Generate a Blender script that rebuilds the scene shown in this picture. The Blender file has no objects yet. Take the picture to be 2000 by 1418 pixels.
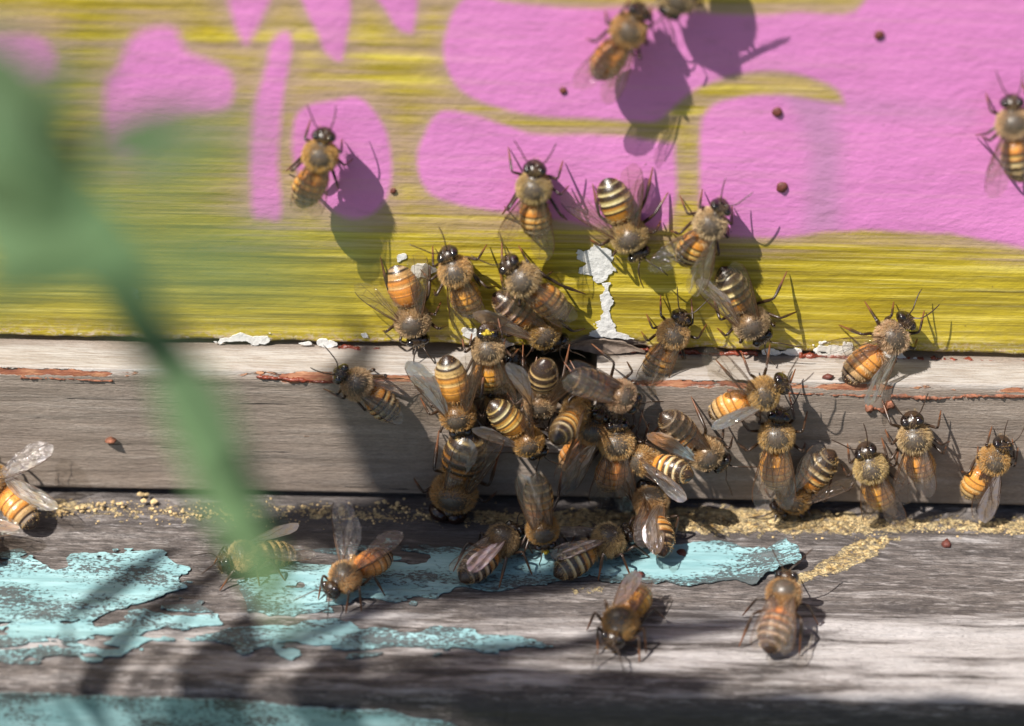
import bpy, math, random
import numpy as np
from mathutils import Vector, Matrix

# ---------------------------------------------------------------- scene, camera, light (1 unit = 1 cm)
S = bpy.context.scene
COL = S.collection
S.unit_settings.system = 'METRIC'
S.unit_settings.scale_length = 0.01
R = math.radians

PITCH, ROLL, DIST, LENS = R(35), R(1.05), 38.0, 100.0
TGT = np.array([0.0, -0.30, -0.05])
FW = np.array([0, math.cos(PITCH), -math.sin(PITCH)])
U0 = np.array([0, math.sin(PITCH), math.cos(PITCH)])
R0 = np.array([1.0, 0, 0])
RT = R0 * math.cos(ROLL) + U0 * math.sin(ROLL)
UP = U0 * math.cos(ROLL) - R0 * math.sin(ROLL)
CAM = TGT - FW * DIST
cd = bpy.data.cameras.new('camera')
cam = bpy.data.objects.new('camera', cd)
COL.objects.link(cam)
m = Matrix.Identity(4)
for i in range(3):
    m[i][0], m[i][1], m[i][2], m[i][3] = RT[i], UP[i], -FW[i], CAM[i]
cam.matrix_world = m
cd.lens, cd.sensor_width = LENS, 36
cd.clip_start, cd.clip_end = 0.5, 20000
cd.dof.use_dof = True
cd.dof.focus_distance = DIST - 0.25
cd.dof.aperture_fstop = 0.096
cd.dof.aperture_blades = 9
S.camera = cam

SUNV = np.array([-1.25, -1.0, 2.2]); SUNV /= np.linalg.norm(SUNV)      # towards the sun
w = bpy.data.worlds.new('World'); S.world = w; w.use_nodes = True
nt = w.node_tree
sky = nt.nodes.new('ShaderNodeTexSky'); sky.sky_type = 'NISHITA'; sky.sun_disc = False
sky.sun_elevation = math.asin(SUNV[2]); sky.sun_rotation = math.atan2(SUNV[0], SUNV[1])
nt.links.new(sky.outputs[0], nt.nodes['Background'].inputs[0])
nt.nodes['Background'].inputs[1].default_value = 0.060
sl = bpy.data.lights.new('sun', 'SUN'); sl.energy = 5.0; sl.angle = R(0.53); sl.color = (1, 0.95, 0.87)
so = bpy.data.objects.new('sun', sl); COL.objects.link(so)
so.rotation_euler = Vector(SUNV).to_track_quat('Z', 'Y').to_euler()
so.location = (-20, -20, 40)
vs = S.view_settings
vs.view_transform = 'Standard'; vs.look = 'None'; vs.gamma = 1; vs.use_curve_mapping = False
vs.exposure = 0.68
S.render.engine = 'CYCLES'
S.cycles.use_denoising = True
S.cycles.transparent_max_bounces = 24
S.cycles.max_bounces = 8
S.cycles.sample_clamp_indirect = 6

rng = np.random.default_rng(7)
random.seed(7)

# ---------------------------------------------------------------- mapping from photograph pixels to points in the place
def ray(px, py):
    return FW + (px - 1000) / 2000 * 36 / LENS * RT + (709 - py) / 2000 * 36 / LENS * UP
PL = {'W': ((0, 0, 0), (0, -1, 0)), 'F': ((0, -0.62, 0), (0, -1, 0)), 'T': ((0, 0, -0.05), (0, 0, 1)),
      'L': ((0, 0, -2.15), (0, 0, 1)), 'H': ((0, -0.25, 0), (0, -1, 0)), 'G': ((0, -4.62, 0), (0, -1, 0))}
def on(px, py, s='W', h=0.0):
    p, n = np.array(PL[s][0], float), np.array(PL[s][1], float)
    d = ray(px, py)
    return CAM + d * (np.dot(p + n * h - CAM, n) / np.dot(d, n))
def at(px, py, depth):
    return CAM + ray(px, py) * depth

# ---------------------------------------------------------------- noise
TAB = rng.random((256, 256))
def vn(x, y, s=0):
    x = np.asarray(x, float) + s * 17.3; y = np.asarray(y, float) + s * 5.7
    xi, yi = np.floor(x).astype(int), np.floor(y).astype(int)
    fx, fy = x - xi, y - yi
    fx, fy = fx * fx * (3 - 2 * fx), fy * fy * (3 - 2 * fy)
    a, b = TAB[xi & 255, yi & 255], TAB[(xi + 1) & 255, yi & 255]
    c, d = TAB[xi & 255, (yi + 1) & 255], TAB[(xi + 1) & 255, (yi + 1) & 255]
    return (a * (1 - fx) + b * fx) * (1 - fy) + (c * (1 - fx) + d * fx) * fy
def fbm(x, y, s=0, o=4):
    t, a, n = 0, 1.0, 0
    for i in range(o):
        t = t + a * vn(np.asarray(x) * 2 ** i, np.asarray(y) * 2 ** i, s + i * 3); n += a; a *= .5
    return t / n
def sst(a, b, x):
    t = np.clip((x - a) / (b - a), 0, 1); return t * t * (3 - 2 * t)
def sdf(poly, x, y):
    """signed distance to a polygon, positive inside"""
    P = np.array(poly, float); x = np.asarray(x, float); y = np.asarray(y, float)
    d = np.full(x.shape, 1e9); ins = np.zeros(x.shape, bool)
    for i in range(len(P)):
        a, b = P[i], P[(i + 1) % len(P)]
        e = b - a; wx, wy = x - a[0], y - a[1]
        t = np.clip((wx * e[0] + wy * e[1]) / max(e @ e, 1e-12), 0, 1)
        d = np.minimum(d, (wx - e[0] * t) ** 2 + (wy - e[1] * t) ** 2)
        c = ((a[1] > y) != (b[1] > y))
        with np.errstate(divide='ignore', invalid='ignore'):
            xx = (b[0] - a[0]) * (y - a[1]) / (b[1] - a[1]) + a[0]
        ins ^= c & (x < xx)
    d = np.sqrt(d)
    return np.where(ins, d, -d)

# ---------------------------------------------------------------- material helper
class NT:
    def __init__(s, name):
        s.m = bpy.data.materials.new(name); s.m.use_nodes = True
        s.t = s.m.node_tree; s.b = s.t.nodes['Principled BSDF']; s.out = s.t.nodes['Material Output']
    def n(s, k, **kw):
        x = s.t.nodes.new(k)
        for a, v in kw.items(): setattr(x, a, v)
        return x
    def put(s, sock, v):
        if isinstance(v, bpy.types.NodeSocket): s.t.links.new(v, sock)
        elif isinstance(v, tuple) and len(v) == 3 and sock.type == 'RGBA': sock.default_value = (*v, 1)
        else: sock.default_value = v
    def co(s, scale=(1, 1, 1), kind='Object'):
        c = s.n('ShaderNodeTexCoord'); mp = s.n('ShaderNodeMapping')
        s.t.links.new(c.outputs[kind], mp.inputs[0]); mp.inputs['Scale'].default_value = scale
        return mp.outputs[0]
    def noise(s, scale=(1, 1, 1), detail=4, rough=.55, dist=0.0):
        x = s.n('ShaderNodeTexNoise'); x.inputs['Scale'].default_value = 1
        x.inputs['Detail'].default_value = detail; x.inputs['Roughness'].default_value = rough
        x.inputs['Distortion'].default_value = dist
        s.t.links.new(s.co(scale), x.inputs['Vector']); return x.outputs[0]
    def ramp(s, f, stops):
        r = s.n('ShaderNodeValToRGB'); e = r.color_ramp.elements
        while len(e) < len(stops): e.new(.5)
        for q, (p, c) in zip(e, stops):
            q.position = p; q.color = (c, c, c, 1) if isinstance(c, (int, float)) else (*c, 1)
        s.put(r.inputs[0], f); return r.outputs[0]
    def mix(s, f, a, b, mode='MIX'):
        x = s.n('ShaderNodeMix', data_type='RGBA', blend_type=mode)
        s.put(x.inputs[0], f); s.put(x.inputs[6], a); s.put(x.inputs[7], b); return x.outputs[2]
    def math(s, op, a, b=0.0, clamp=False):
        x = s.n('ShaderNodeMath', operation=op, use_clamp=clamp)
        s.put(x.inputs[0], a); s.put(x.inputs[1], b); return x.outputs[0]
    def attr(s, name, out=0):
        x = s.n('ShaderNodeAttribute', attribute_name=name); return x.outputs[out]
    def bump(s, h, dist, strength=1.0, prev=None):
        x = s.n('ShaderNodeBump'); s.put(x.inputs['Height'], h)
        x.inputs['Distance'].default_value = dist; s.put(x.inputs['Strength'], strength)
        if prev is not None: s.put(x.inputs['Normal'], prev)
        return x.outputs[0]
    def fin(s, col, rough=.6, normal=None, **kw):
        s.put(s.b.inputs['Base Color'], col); s.put(s.b.inputs['Roughness'], rough)
        if normal is not None: s.put(s.b.inputs['Normal'], normal)
        for k, v in kw.items(): s.put(s.b.inputs[k.replace('_', ' ')], v)
        return s.m

def m_hive():
    t = NT('painted_board')
    pink, over = t.attr('pink', 2), t.attr('over', 2)
    streak = t.noise((.22, 1, 9), 5, .6); fine = t.noise((.7, 1, 24), 4, .65, .4); grit = t.noise((45, 45, 45), 2, .6)
    edge = t.noise((9, 9, 9), 3, .6)
    y = t.ramp(streak, [(.32, (.17, .122, .012)), (.45, (.34, .255, .016)), (.56, (.50, .38, .022)), (.67, (.72, .58, .11))])
    y = t.mix(t.math('MULTIPLY', t.ramp(fine, [(.52, 0.), (.70, 1.)]), .45), y, (.72, .62, .20))
    y = t.mix(t.math('MULTIPLY', t.ramp(fine, [(.30, 1.), (.50, 0.)]), .5), y, (.19, .145, .022))
    # pink overspray caught on the ridges, grey violet in the hollows
    ov = t.math('ADD', over, t.math('MULTIPLY', t.math('SUBTRACT', fine, .5), 1.2))
    ov = t.math('ADD', ov, t.math('MULTIPLY', t.math('SUBTRACT', t.noise((.18, 1, 7), 4, .6), .5), 2.4))
    ov = t.math('ADD', ov, t.math('MULTIPLY', t.math('SUBTRACT', grit, .5), .5))
    ovf = t.ramp(ov, [(.25, 0.), (.95, 1.)])
    y = t.mix(t.math('MULTIPLY', ovf, t.ramp(over, [(0, .25), (.3, .80), (1., .9)])), y, (.43, .29, .22))
    pk = t.math('ADD', pink, t.math('MULTIPLY', t.math('SUBTRACT', grit, .5), .35))
    pkf = t.ramp(pk, [(.22, 0.), (.72, 1.)])
    big = t.noise((.5, 1, .8), 3)
    pc = t.ramp(big, [(.3, (.60, .200, .48)), (.7, (.70, .235, .55))])
    pc = t.mix(t.math('MULTIPLY', t.ramp(fine, [(.55, 0.), (.75, 1.)]), .25), pc, (.76, .31, .62))
    pc = t.mix(t.math('MULTIPLY', t.ramp(streak, [(.50, 0.), (.72, 1.)]), .28), pc, (.60, .36, .36))
    pc = t.mix(t.math('MULTIPLY', t.ramp(t.noise((1.6, 3, 4), 5, .65), [(.28, 1.), (.44, 0.)]), .22), pc, (.42, .15, .34))
    ghost = t.attr('ghost', 2)
    pc = t.mix(t.math('MULTIPLY', ghost, .75), pc, (.46, .22, .40))
    c = t.mix(pkf, y, pc)
    lw = t.math('MULTIPLY', t.attr('low', 2), t.ramp(t.noise((9, 16, 16), 4, .75), [(.46, 0.), (.60, 1.)]))
    c = t.mix(t.math('MULTIPLY', lw, .8, True), c, t.ramp(edge, [(.40, (.50, .30, .38)), (.55, (.70, .66, .60)), (.62, (.10, .07, .05))]))
    gd = t.ramp(t.noise((1.1, 3, 3.6), 6, .7), [(.30, 1.), (.46, 0.)])
    c = t.mix(t.math('MULTIPLY', gd, .22), c, (.13, .095, .05))
    c = t.mix(t.attr('bare', 2), c, t.ramp(fine, [(.3, (.10, .075, .055)), (.7, (.40, .34, .28))]))
    dots = t.noise((14, 14, 14), 2, .4)
    c = t.mix(t.math('MULTIPLY', t.ramp(dots, [(.22, 1.), (.26, 0.)]), .55), c, (.12, .07, .03))
    b1 = t.bump(t.noise((6, 9, 11), 3, .6), .022, .55)
    b2 = t.bump(fine, .010, t.math('SUBTRACT', .9, t.math('MULTIPLY', pkf, .75)), b1)
    return t.fin(c, t.ramp(fine, [(.3, .50), (.7, .36)]), b2)
def m_wood(name, dark, mid, light, sx=.5, sz=14, contrast=(.30, .5, .70)):
    t = NT(name)
    a = t.noise((sx, sz, sz), 6, .62, .3); f = t.noise((sx * 5, sz * 6, sz * 6), 4, .65); g = t.noise((30, 50, 50), 2, .6)
    blot = t.noise((.45, .8, 1.1), 4, .55)
    c = t.ramp(a, [(contrast[0], dark), (contrast[1], mid), (contrast[2], light)])
    c = t.mix(t.ramp(f, [(.30, .40), (.50, 0.)]), c, dark)
    c = t.mix(t.ramp(blot, [(.35, .35), (.60, 0.)]), c, tuple(x * .55 for x in mid))
    c = t.mix(t.math('MULTIPLY', t.ramp(g, [(.35, 1.), (.55, 0.)]), .45), c, tuple(x * .6 for x in mid))
    return t, c, a, f
def m_strip():
    t, c, a, f = m_wood('bare_strip_wood', (.20, .155, .122), (.31, .25, .205), (.41, .35, .305), .45, 7, (.28, .5, .72))
    crk = t.ramp(t.math('ADD', t.attr('crack', 2), t.math('MULTIPLY', t.math('SUBTRACT', t.noise((3, 20, 20), 3, .7), .5), .06)), [(.055, 1.), (.10, 0.)]); prop = t.attr('prop', 2); top = t.attr('top', 2)
    c = t.mix(t.math('MULTIPLY', t.ramp(t.noise((9, 38, 38), 4, .75), [(.36, 1.), (.58, 0.)]), .55), c, (.15, .115, .095))
    c = t.mix(t.math('MULTIPLY', top, t.ramp(f, [(.34, .10), (.64, .9)])), c, (.47, .455, .44))
    pn = t.noise((3, 9, 9), 4, .6)
    pf = t.ramp(t.math('ADD', prop, t.math('MULTIPLY', t.math('SUBTRACT', pn, .5), 2.2)), [(.46, 0.), (.58, 1.)])
    c = t.mix(pf, c, t.ramp(pn, [(.3, (.13, .035, .022)), (.5, (.25, .085, .04)), (.7, (.42, .21, .11))]))
    c = t.mix(crk, c, (.03, .022, .018))
    b = t.bump(f, .018, .6); b = t.bump(a, .02, .5, b); b = t.bump(t.noise((10, 34, 34), 3, .7), .015, .7, b); b = t.bump(pf, .02, .7, b); b = t.bump(t.math('MULTIPLY', crk, -1.), .03, .8, b)
    return t.fin(c, .62, b)
def m_landing():
    t, c, a, f = m_wood('weathered_board', (.055, .045, .043), (.17, .143, .132), (.37, .335, .32), .5, 5.0, (.34, .52, .70))
    c = t.mix(t.math('MULTIPLY', t.ramp(t.noise((4, 22, 22), 4, .75), [(.38, 1.), (.56, 0.)]), .85), c, (.045, .037, .036))
    c = t.mix(t.math('MULTIPLY', t.ramp(t.noise((3, 18, 18), 4, .75), [(.54, 0.), (.68, 1.)]), .5), c, (.50, .46, .45))
    bl = t.noise((.7, 2.2, 2.2), 5, .6)
    mil_shade = t.attr('mildew_shade', 2)
    mf = t.ramp(t.math('ADD', mil_shade, t.math('MULTIPLY', t.math('SUBTRACT', bl, .5), 1.6)), [(.42, 0.), (.75, .85)])
    c = t.mix(mf, c, t.mix(f, (.022, .019, .02), (.10, .085, .085)))
    pl = t.attr('pale', 2)
    c = t.mix(t.ramp(t.math('ADD', pl, t.math('MULTIPLY', t.math('SUBTRACT', a, .5), 2.2)), [(.42, 0.), (.85, .7)]), c, (.50, .47, .47))
    cr = t.attr('crust', 2); n = t.noise((9, 11, 11), 4, .6); vo = t.n('ShaderNodeTexVoronoi', feature='DISTANCE_TO_EDGE')
    t.put(vo.inputs['Vector'], t.co((13, 19, 13))); vo.inputs['Scale'].default_value = 1
    cf = t.ramp(t.math('ADD', cr, t.math('MULTIPLY', t.math('SUBTRACT', n, .5), 1.5)), [(.46, 0.), (.56, 1.)])
    cf = t.math('MULTIPLY', cf, t.ramp(vo.outputs[0], [(.01, .35), (.06, 1.)]))
    cf = t.math('MULTIPLY', cf, t.ramp(t.noise((12, 20, 20), 5, .75), [(.36, .05), (.50, 1.)]))
    c = t.mix(cf, c, t.ramp(n, [(.35, (.40, .25, .08)), (.6, (.64, .50, .27))]))
    b = t.bump(f, .045, .9); b = t.bump(a, .05, .7, b); b = t.bump(t.noise((9, 30, 30), 3, .7), .03, .8, b); b = t.bump(cf, .04, .8, b)
    return t.fin(c, .78, b)
def m_teal():
    t = NT('flaking_teal_paint')
    a = t.noise((1.2, 7, 7), 5, .6); g = t.noise((15, 32, 32), 5, .75); z = t.noise((.8, 2.5, 2.5), 3, .5)
    c = t.ramp(a, [(.3, (.155, .30, .325)), (.65, (.275, .445, .47))])
    s = t.math('ADD', g, t.math('MULTIPLY', t.math('SUBTRACT', z, .5), .75))
    s = t.math('SUBTRACT', s, t.math('MULTIPLY', t.attr('speck', 2), .05))
    sp = t.ramp(s, [(.40, 1.), (.45, 0.)])
    c = t.mix(t.math('MULTIPLY', sp, .92), c, t.mix(a, (.02, .025, .03), (.10, .10, .10)))
    b = t.bump(t.math('SUBTRACT', a, t.math('MULTIPLY', sp, .6)), .022, .7)
    return t.fin(c, .48, b)
def m_plain(name, col, var=.25, rough=.6, scale=20., bump=.01, **kw):
    t = NT(name); n = t.noise((scale, scale, scale), 4, .6)
    c = t.ramp(n, [(.3, tuple(x * (1 - var) for x in col)), (.7, tuple(min(1, x * (1 + var)) for x in col))])
    return t.fin(c, rough, t.bump(n, bump, .7), **kw)
def m_body():
    t = NT('bee_chitin')
    c = t.attr('Col'); n = t.noise((60, 60, 60), 3, .6); n2 = t.noise((14, 14, 14), 3, .6)
    c = t.mix(t.ramp(n, [(.3, .22), (.6, 0.)]), c, (.05, .025, .01))
    c = t.mix(t.ramp(n2, [(.35, .25), (.6, 0.)]), c, (.09, .035, .01))
    return t.fin(c, t.attr('Col', 3), t.bump(n, .004, .8), Specular_IOR_Level=.5, Coat_Weight=.15, Coat_Roughness=.25)
def m_fur():
    t = NT('bee_hair'); c = t.attr('Col')
    d = t.n('ShaderNodeBsdfDiffuse'); tr = t.n('ShaderNodeBsdfTranslucent'); mx = t.n('ShaderNodeMixShader')
    t.put(d.inputs[0], c); t.put(tr.inputs[0], c); mx.inputs[0].default_value = .45
    t.t.links.new(d.outputs[0], mx.inputs[1]); t.t.links.new(tr.outputs[0], mx.inputs[2])
    t.t.links.new(mx.outputs[0], t.out.inputs[0]); return t.m
def m_wing():
    t = NT('wing_membrane')
    tp = t.n('ShaderNodeBsdfTransparent'); t.put(tp.inputs[0], (.97, .94, .89))
    gl = t.n('ShaderNodeBsdfGlossy'); gl.inputs['Roughness'].default_value = .30
    n = t.noise((9, 9, 9), 2, .5)
    t.put(gl.inputs['Color'], t.ramp(n, [(.35, (1., .90, .80)), (.5, (.96, .95, 1.)), (.65, (.88, .88, 1.))]))
    t.put(gl.inputs['Normal'], t.bump(t.noise((22, 8, 12), 2, .5), .02, .7))
    tr = t.n('ShaderNodeBsdfTranslucent'); t.put(tr.inputs[0], (.60, .46, .33))
    fr = t.n('ShaderNodeFresnel'); fr.inputs[0].default_value = 1.55
    m1 = t.n('ShaderNodeMixShader'); m2 = t.n('ShaderNodeMixShader')
    m1.inputs[0].default_value = .085
    t.t.links.new(tp.outputs[0], m1.inputs[1]); t.t.links.new(tr.outputs[0], m1.inputs[2])
    t.put(m2.inputs[0], t.math('ADD', t.math('MULTIPLY', fr.outputs[0], .75), .015, True))
    t.t.links.new(m1.outputs[0], m2.inputs[1]); t.t.links.new(gl.outputs[0], m2.inputs[2])
    g2 = t.n('ShaderNodeBsdfGlossy'); g2.inputs['Roughness'].default_value = .10
    t.put(g2.inputs['Normal'], t.bump(t.noise((34, 10, 20), 2, .5), .05, 1.))
    m3 = t.n('ShaderNodeMixShader'); m3.inputs[0].default_value = .07
    t.t.links.new(m2.outputs[0], m3.inputs[1]); t.t.links.new(g2.outputs[0], m3.inputs[2])
    t.t.links.new(m3.outputs[0], t.out.inputs[0]); return t.m
def m_leaf(name, a, b):
    t = NT(name); n = t.noise((1.4, 1.4, 1.4), 4)
    c = t.ramp(n, [(.3, a), (.7, b)])
    tr = t.n('ShaderNodeBsdfTranslucent'); t.put(tr.inputs[0], t.mix(.5, c, (.18, .34, .05)))
    mx = t.n('ShaderNodeMixShader'); mx.inputs[0].default_value = .28
    t.fin(c, .65, t.bump(n, .03), Specular_IOR_Level=.25)
    t.t.links.new(t.b.outputs[0], mx.inputs[1]); t.t.links.new(tr.outputs[0], mx.inputs[2])
    t.t.links.new(mx.outputs[0], t.out.inputs[0]); return t.m

M = dict(hive=m_hive(), strip=m_strip(), landing=m_landing(), teal=m_teal(),
         white=m_plain('white_primer', (.70, .69, .67), .14, .5, 12, .03),
         blue=m_plain('pale_blue_paint', (.50, .62, .62), .15, .6, 9, .015),
         brown=m_plain('plain_board', (.16, .12, .09), .3, .7, 3),
         prop=m_plain('propolis', (.17, .035, .018), .5, .30, 14, .03),
         propo=m_plain('orange_propolis', (.20, .075, .040), .8, .75, 10, .05),
         dot=m_plain('propolis_dot', (.12, .032, .022), .5, .6, 16, .02),
         wax=m_plain('wax_crumb', (.50, .36, .18), .45, .8, 9, .04),
         dark=m_plain('splintered_wood', (.17, .13, .105), .5, .75, 8, .03),
         body=m_body(), fur=m_fur(), wing=m_wing(),
         vein=m_plain('wing_vein', (.075, .035, .014), .3, .4, 30),
         eye=m_plain('bee_eye', (.010, .006, .005), .4, .10, 80, .001, Coat_Weight=.6, Coat_Roughness=.04),
         deye=m_plain('drone_eye', (.020, .008, .006), .4, .16, 80, .001),
         pollen=m_plain('pollen', (.50, .31, .12), .2, .7, 40, .02),
         ypollen=m_plain('yellow_pollen', (.52, .37, .03), .2, .8, 40, .02),
         leaf=m_leaf('leaf_green', (.11, .185, .085), (.15, .25, .11)),
         dleaf=m_leaf('dark_leaf', (.06, .105, .045), (.095, .15, .065)),  # darker copy of leaf, shade on the upper weed put into the colour
         stem=m_plain('plant_stem', (.065, .12, .048), .2, .7, 6),
         ground=m_plain('garden_soil_grass', (.07, .085, .035), .5, .9, .4, .3))

# ---------------------------------------------------------------- mesh helpers
def mesh(name, V, F, mats, smooth=True, parent=None, attrs=None, mi=None, link=True):
    me = bpy.data.meshes.new(name)
    V = np.asarray(V, np.float32)
    me.from_pydata(V.tolist() if len(V) < 20000 else V, [], F if isinstance(F, list) else F.tolist())
    for x in (mats if isinstance(mats, (list, tuple)) else [mats]): me.materials.append(x)
    if smooth: me.polygons.foreach_set('use_smooth', np.ones(len(me.polygons), bool))
    if mi is not None: me.polygons.foreach_set('material_index', np.asarray(mi, np.int32))
    for k, v in (attrs or {}).items():
        v = np.asarray(v, np.float32)
        if v.ndim == 2:
            a = me.attributes.new(k, 'FLOAT_COLOR', 'POINT'); a.data.foreach_set('color', v.ravel())
        else:
            a = me.attributes.new(k, 'FLOAT', 'POINT'); a.data.foreach_set('value', v.ravel())
    me.update()
    if not link: return me
    o = bpy.data.objects.new(name, me); COL.objects.link(o)
    if parent is not None: o.parent = parent
    return o
def tag(o, label, cat, group=None):
    o['label'] = label; o['category'] = cat
    if group: o['group'] = group
    return o
def empty(name, loc=(0, 0, 0)):
    o = bpy.data.objects.new(name, None); COL.objects.link(o); o.location = loc; o.empty_display_size = .3
    return o
def gridF(nu, nv, off=0):
    i = np.arange(nu - 1)[:, None] * nv + np.arange(nv - 1)[None, :] + off
    return np.stack([i, i + nv, i + nv + 1, i + 1], -1).reshape(-1, 4)
def boxm(x0, x1, y0, y1, z0, z1):
    V = [(x, y, z) for x in (x0, x1) for y in (y0, y1) for z in (z0, z1)]
    F = [(0, 1, 3, 2), (4, 6, 7, 5), (0, 4, 5, 1), (2, 3, 7, 6), (0, 2, 6, 4), (1, 5, 7, 3)]
    return V, F
def axis(lo, a, b, hi, d, far):
    return np.concatenate([np.linspace(lo, a, far, endpoint=False), np.arange(a, b, d), np.linspace(b, hi, far)])
def tube(pts, rad, n=8, cap=True):
    pts = np.array(pts, float); V, F = [], []
    t0 = None; u = None
    for i, p in enumerate(pts):
        t = pts[min(i + 1, len(pts) - 1)] - pts[max(i - 1, 0)]; t /= np.linalg.norm(t) + 1e-12
        if u is None:
            u = np.cross(t, (0.31, 0.2, 0.93)); 
        u = u - t * (u @ t); u /= np.linalg.norm(u) + 1e-12; v = np.cross(t, u)
        r = rad[i] if hasattr(rad, '__len__') else rad
        for k in range(n):
            a = 2 * math.pi * k / n; V.append(p + r * (math.cos(a) * u + math.sin(a) * v))
    for i in range(len(pts) - 1):
        for k in range(n):
            F.append((i * n + k, i * n + (k + 1) % n, (i + 1) * n + (k + 1) % n, (i + 1) * n + k))
    if cap:
        F.append(tuple(range(n - 1, -1, -1))); F.append(tuple((len(pts) - 1) * n + k for k in range(n)))
    return V, F
def smoothpath(P, n):
    P = np.array(P, float); k = len(P); out = []
    for s in np.linspace(0, k - 1, n):
        i = min(int(s), k - 2); f = s - i
        p0, p1, p2, p3 = P[max(i - 1, 0)], P[i], P[i + 1], P[min(i + 2, k - 1)]
        out.append(.5 * (2 * p1 + (p2 - p0) * f + (2 * p0 - 5 * p1 + 4 * p2 - p3) * f * f + (3 * p1 - p0 - 3 * p2 + p3) * f ** 3))
    return np.array(out)

# ---------------------------------------------------------------- ground
V, F = boxm(-3000, 3000, -3000, 3000, -32, -30)
g = mesh('ground', V, F, M['ground'], False); g['kind'] = 'structure'

# ---------------------------------------------------------------- hive box
hive = empty('hive_box', (0, 0, 0))
tag(hive, 'wooden hive box sprayed pink over yellow brush-streaked paint', 'beehive')
def pxpoly(P, s='W'): return [tuple(on(a, b, s)[[0, 2] if s in 'WFHG' else [0, 1]]) for a, b in P]
def smoothclosed(P, k=5):
    P = np.array(P); n = len(P); out = []
    for i in range(n):
        p0, p1, p2, p3 = P[i - 1], P[i], P[(i + 1) % n], P[(i + 2) % n]
        for f in np.arange(k) / k:
            out.append(.5 * (2 * p1 + (p2 - p0) * f + (2 * p0 - 5 * p1 + 4 * p2 - p3) * f * f + (3 * p1 - p0 - 3 * p2 + p3) * f ** 3))
    return out
PINK = [
 [(895, 10), (870, 70), (868, 115), (890, 168), (940, 199), (1040, 222), (1150, 232), (1262, 237), (1300, 226), (1335, 192), (1390, 160), (1480, 138), (1585, 152), (1645, 200), (1640, 330), (1622, 430), (1700, 452), (1850, 456), (2150, 440), (2150, -260), (1720, -260), (1690, 2), (1560, 22), (1440, 28), (1300, 18), (1100, 15), (1000, 4), (930, -12)],
 [(830, 258), (812, 310), (830, 368), (870, 392), (1000, 416), (1140, 440), (1250, 446), (1312, 430), (1322, 300), (1300, 274), (1150, 264), (1040, 258), (960, 234), (880, 216), (848, 226)],
 [(1368, 260), (1388, 208), (1450, 188), (1520, 184), (1600, 196), (1700, 230), (1720, 330), (1700, 440), (1600, 456), (1500, 464), (1400, 458), (1370, 440)],
 [(244, 95), (267, 65), (305, 53), (343, 57), (366, 97), (411, 116), (449, 143), (457, 183), (438, 211), (343, 232), (267, 300), (213, 290), (206, 171), (228, 133)],
 [(537, 72), (571, 74), (552, 213), (546, 300), (550, 420), (522, 425), (497, 411), (494, 300), (500, 206), (518, 133)],
 [(445, -60), (538, -60), (520, 20), (492, 76), (474, 80), (454, 20)],
 [(575, -60), (672, -60), (677, 100), (650, 112), (622, 76)],
 [(700, -60), (812, -60), (812, 52), (790, 62), (762, 36)],
 [(575, 235), (600, 206), (650, 194), (700, 187), (735, 215), (758, 260), (765, 310), (760, 370), (735, 412), (690, 428), (640, 405), (600, 360), (572, 300)],
 [(-60, 80), (40, 66), (92, 80), (112, 120), (82, 162), (-60, 168)],
 [(850, -90), (1650, -90), (1650, -300), (850, -300)],
]
PINKW = [smoothclosed(pxpoly(p)) for p in PINK]
BARE = pxpoly([(1105, 672), (1140, 660), (1190, 656), (1230, 662), (1262, 672), (1262, 700), (1105, 700)])
xs = axis(-19, -8.4, 8.4, 19, .036, 24); zs = np.concatenate([np.arange(0, 7.2, .036), np.linspace(7.2, 24, 30)])
X, Z = np.meshgrid(xs, zs, indexing='ij')
wob = (fbm(X * 1.3, Z * 1.3, 5) - .5) * .10
d = np.max([sdf(p, X + wob, Z + wob * .7) for p in PINKW], axis=0)
soft = .13 + .12 * sst(-2.5, -4.5, X); pink = sst(-soft, soft, d - .01)
over = np.exp(-np.clip(-d, 0, 9) / .40) * .85 + .20 * sst(1.1, 2.2, Z + (fbm(X * .3, Z * 2.5, 8) - .5) * 2) * sst(3, -3, X) - .12 * sst(1.7, 1.2, Z)
over = np.clip(over, 0, 1)
ghost = np.zeros_like(X)
gp = np.array(pxpoly([(1560, 190), (1600, 260), (1605, 430)])); gl = sdf(pxpoly([(1545, 180), (1600, 190), (1640, 260), (1635, 450), (1575, 450), (1585, 300)]), X, Z)
ghost = sst(-.22, .16, gl) + .5 * sst(-.2, .1, sdf(pxpoly([(1400, 165), (1500, 140), (1640, 190), (1900, 215), (1900, 235), (1640, 225), (1500, 180)]), X, Z))
bare = sst(-.02, .03, sdf(BARE, X, Z) + (fbm(X * 9, Z * 9, 3) - .5) * .10)
H = (fbm(X * .4, Z * 7, 11, 3) - .5) * .016 * (1 - .7 * pink) + (fbm(X * 4, Z * 5, 12, 3) - .5) * .007 + pink * .006 - bare * .03
rag = (fbm(xs * 2.2, xs * 0, 21, 4) - .5) * .09
Zr = Z + np.where(Z < .3, (1 - Z / .3), 0) * (rag[:, None] + .045)
V = np.stack([X, -H, Zr], -1).reshape(-1, 3); F = gridF(*X.shape)
nb = len(V)                                                   # underside and back
V2 = np.stack([np.repeat(xs, 2), np.tile([1.9, 1.9], len(xs)), np.tile([0., 24.], len(xs))], -1)
V = np.concatenate([V, V2]); nz = len(zs); fb = []
i = np.arange(len(xs) - 1)
fb += np.stack([i * nz, nb + i * 2, nb + i * 2 + 2, (i + 1) * nz], -1).tolist()
fb += np.stack([i * nz + nz - 1, (i + 1) * nz + nz - 1, nb + i * 2 + 3, nb + i * 2 + 1], -1).tolist()
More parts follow.
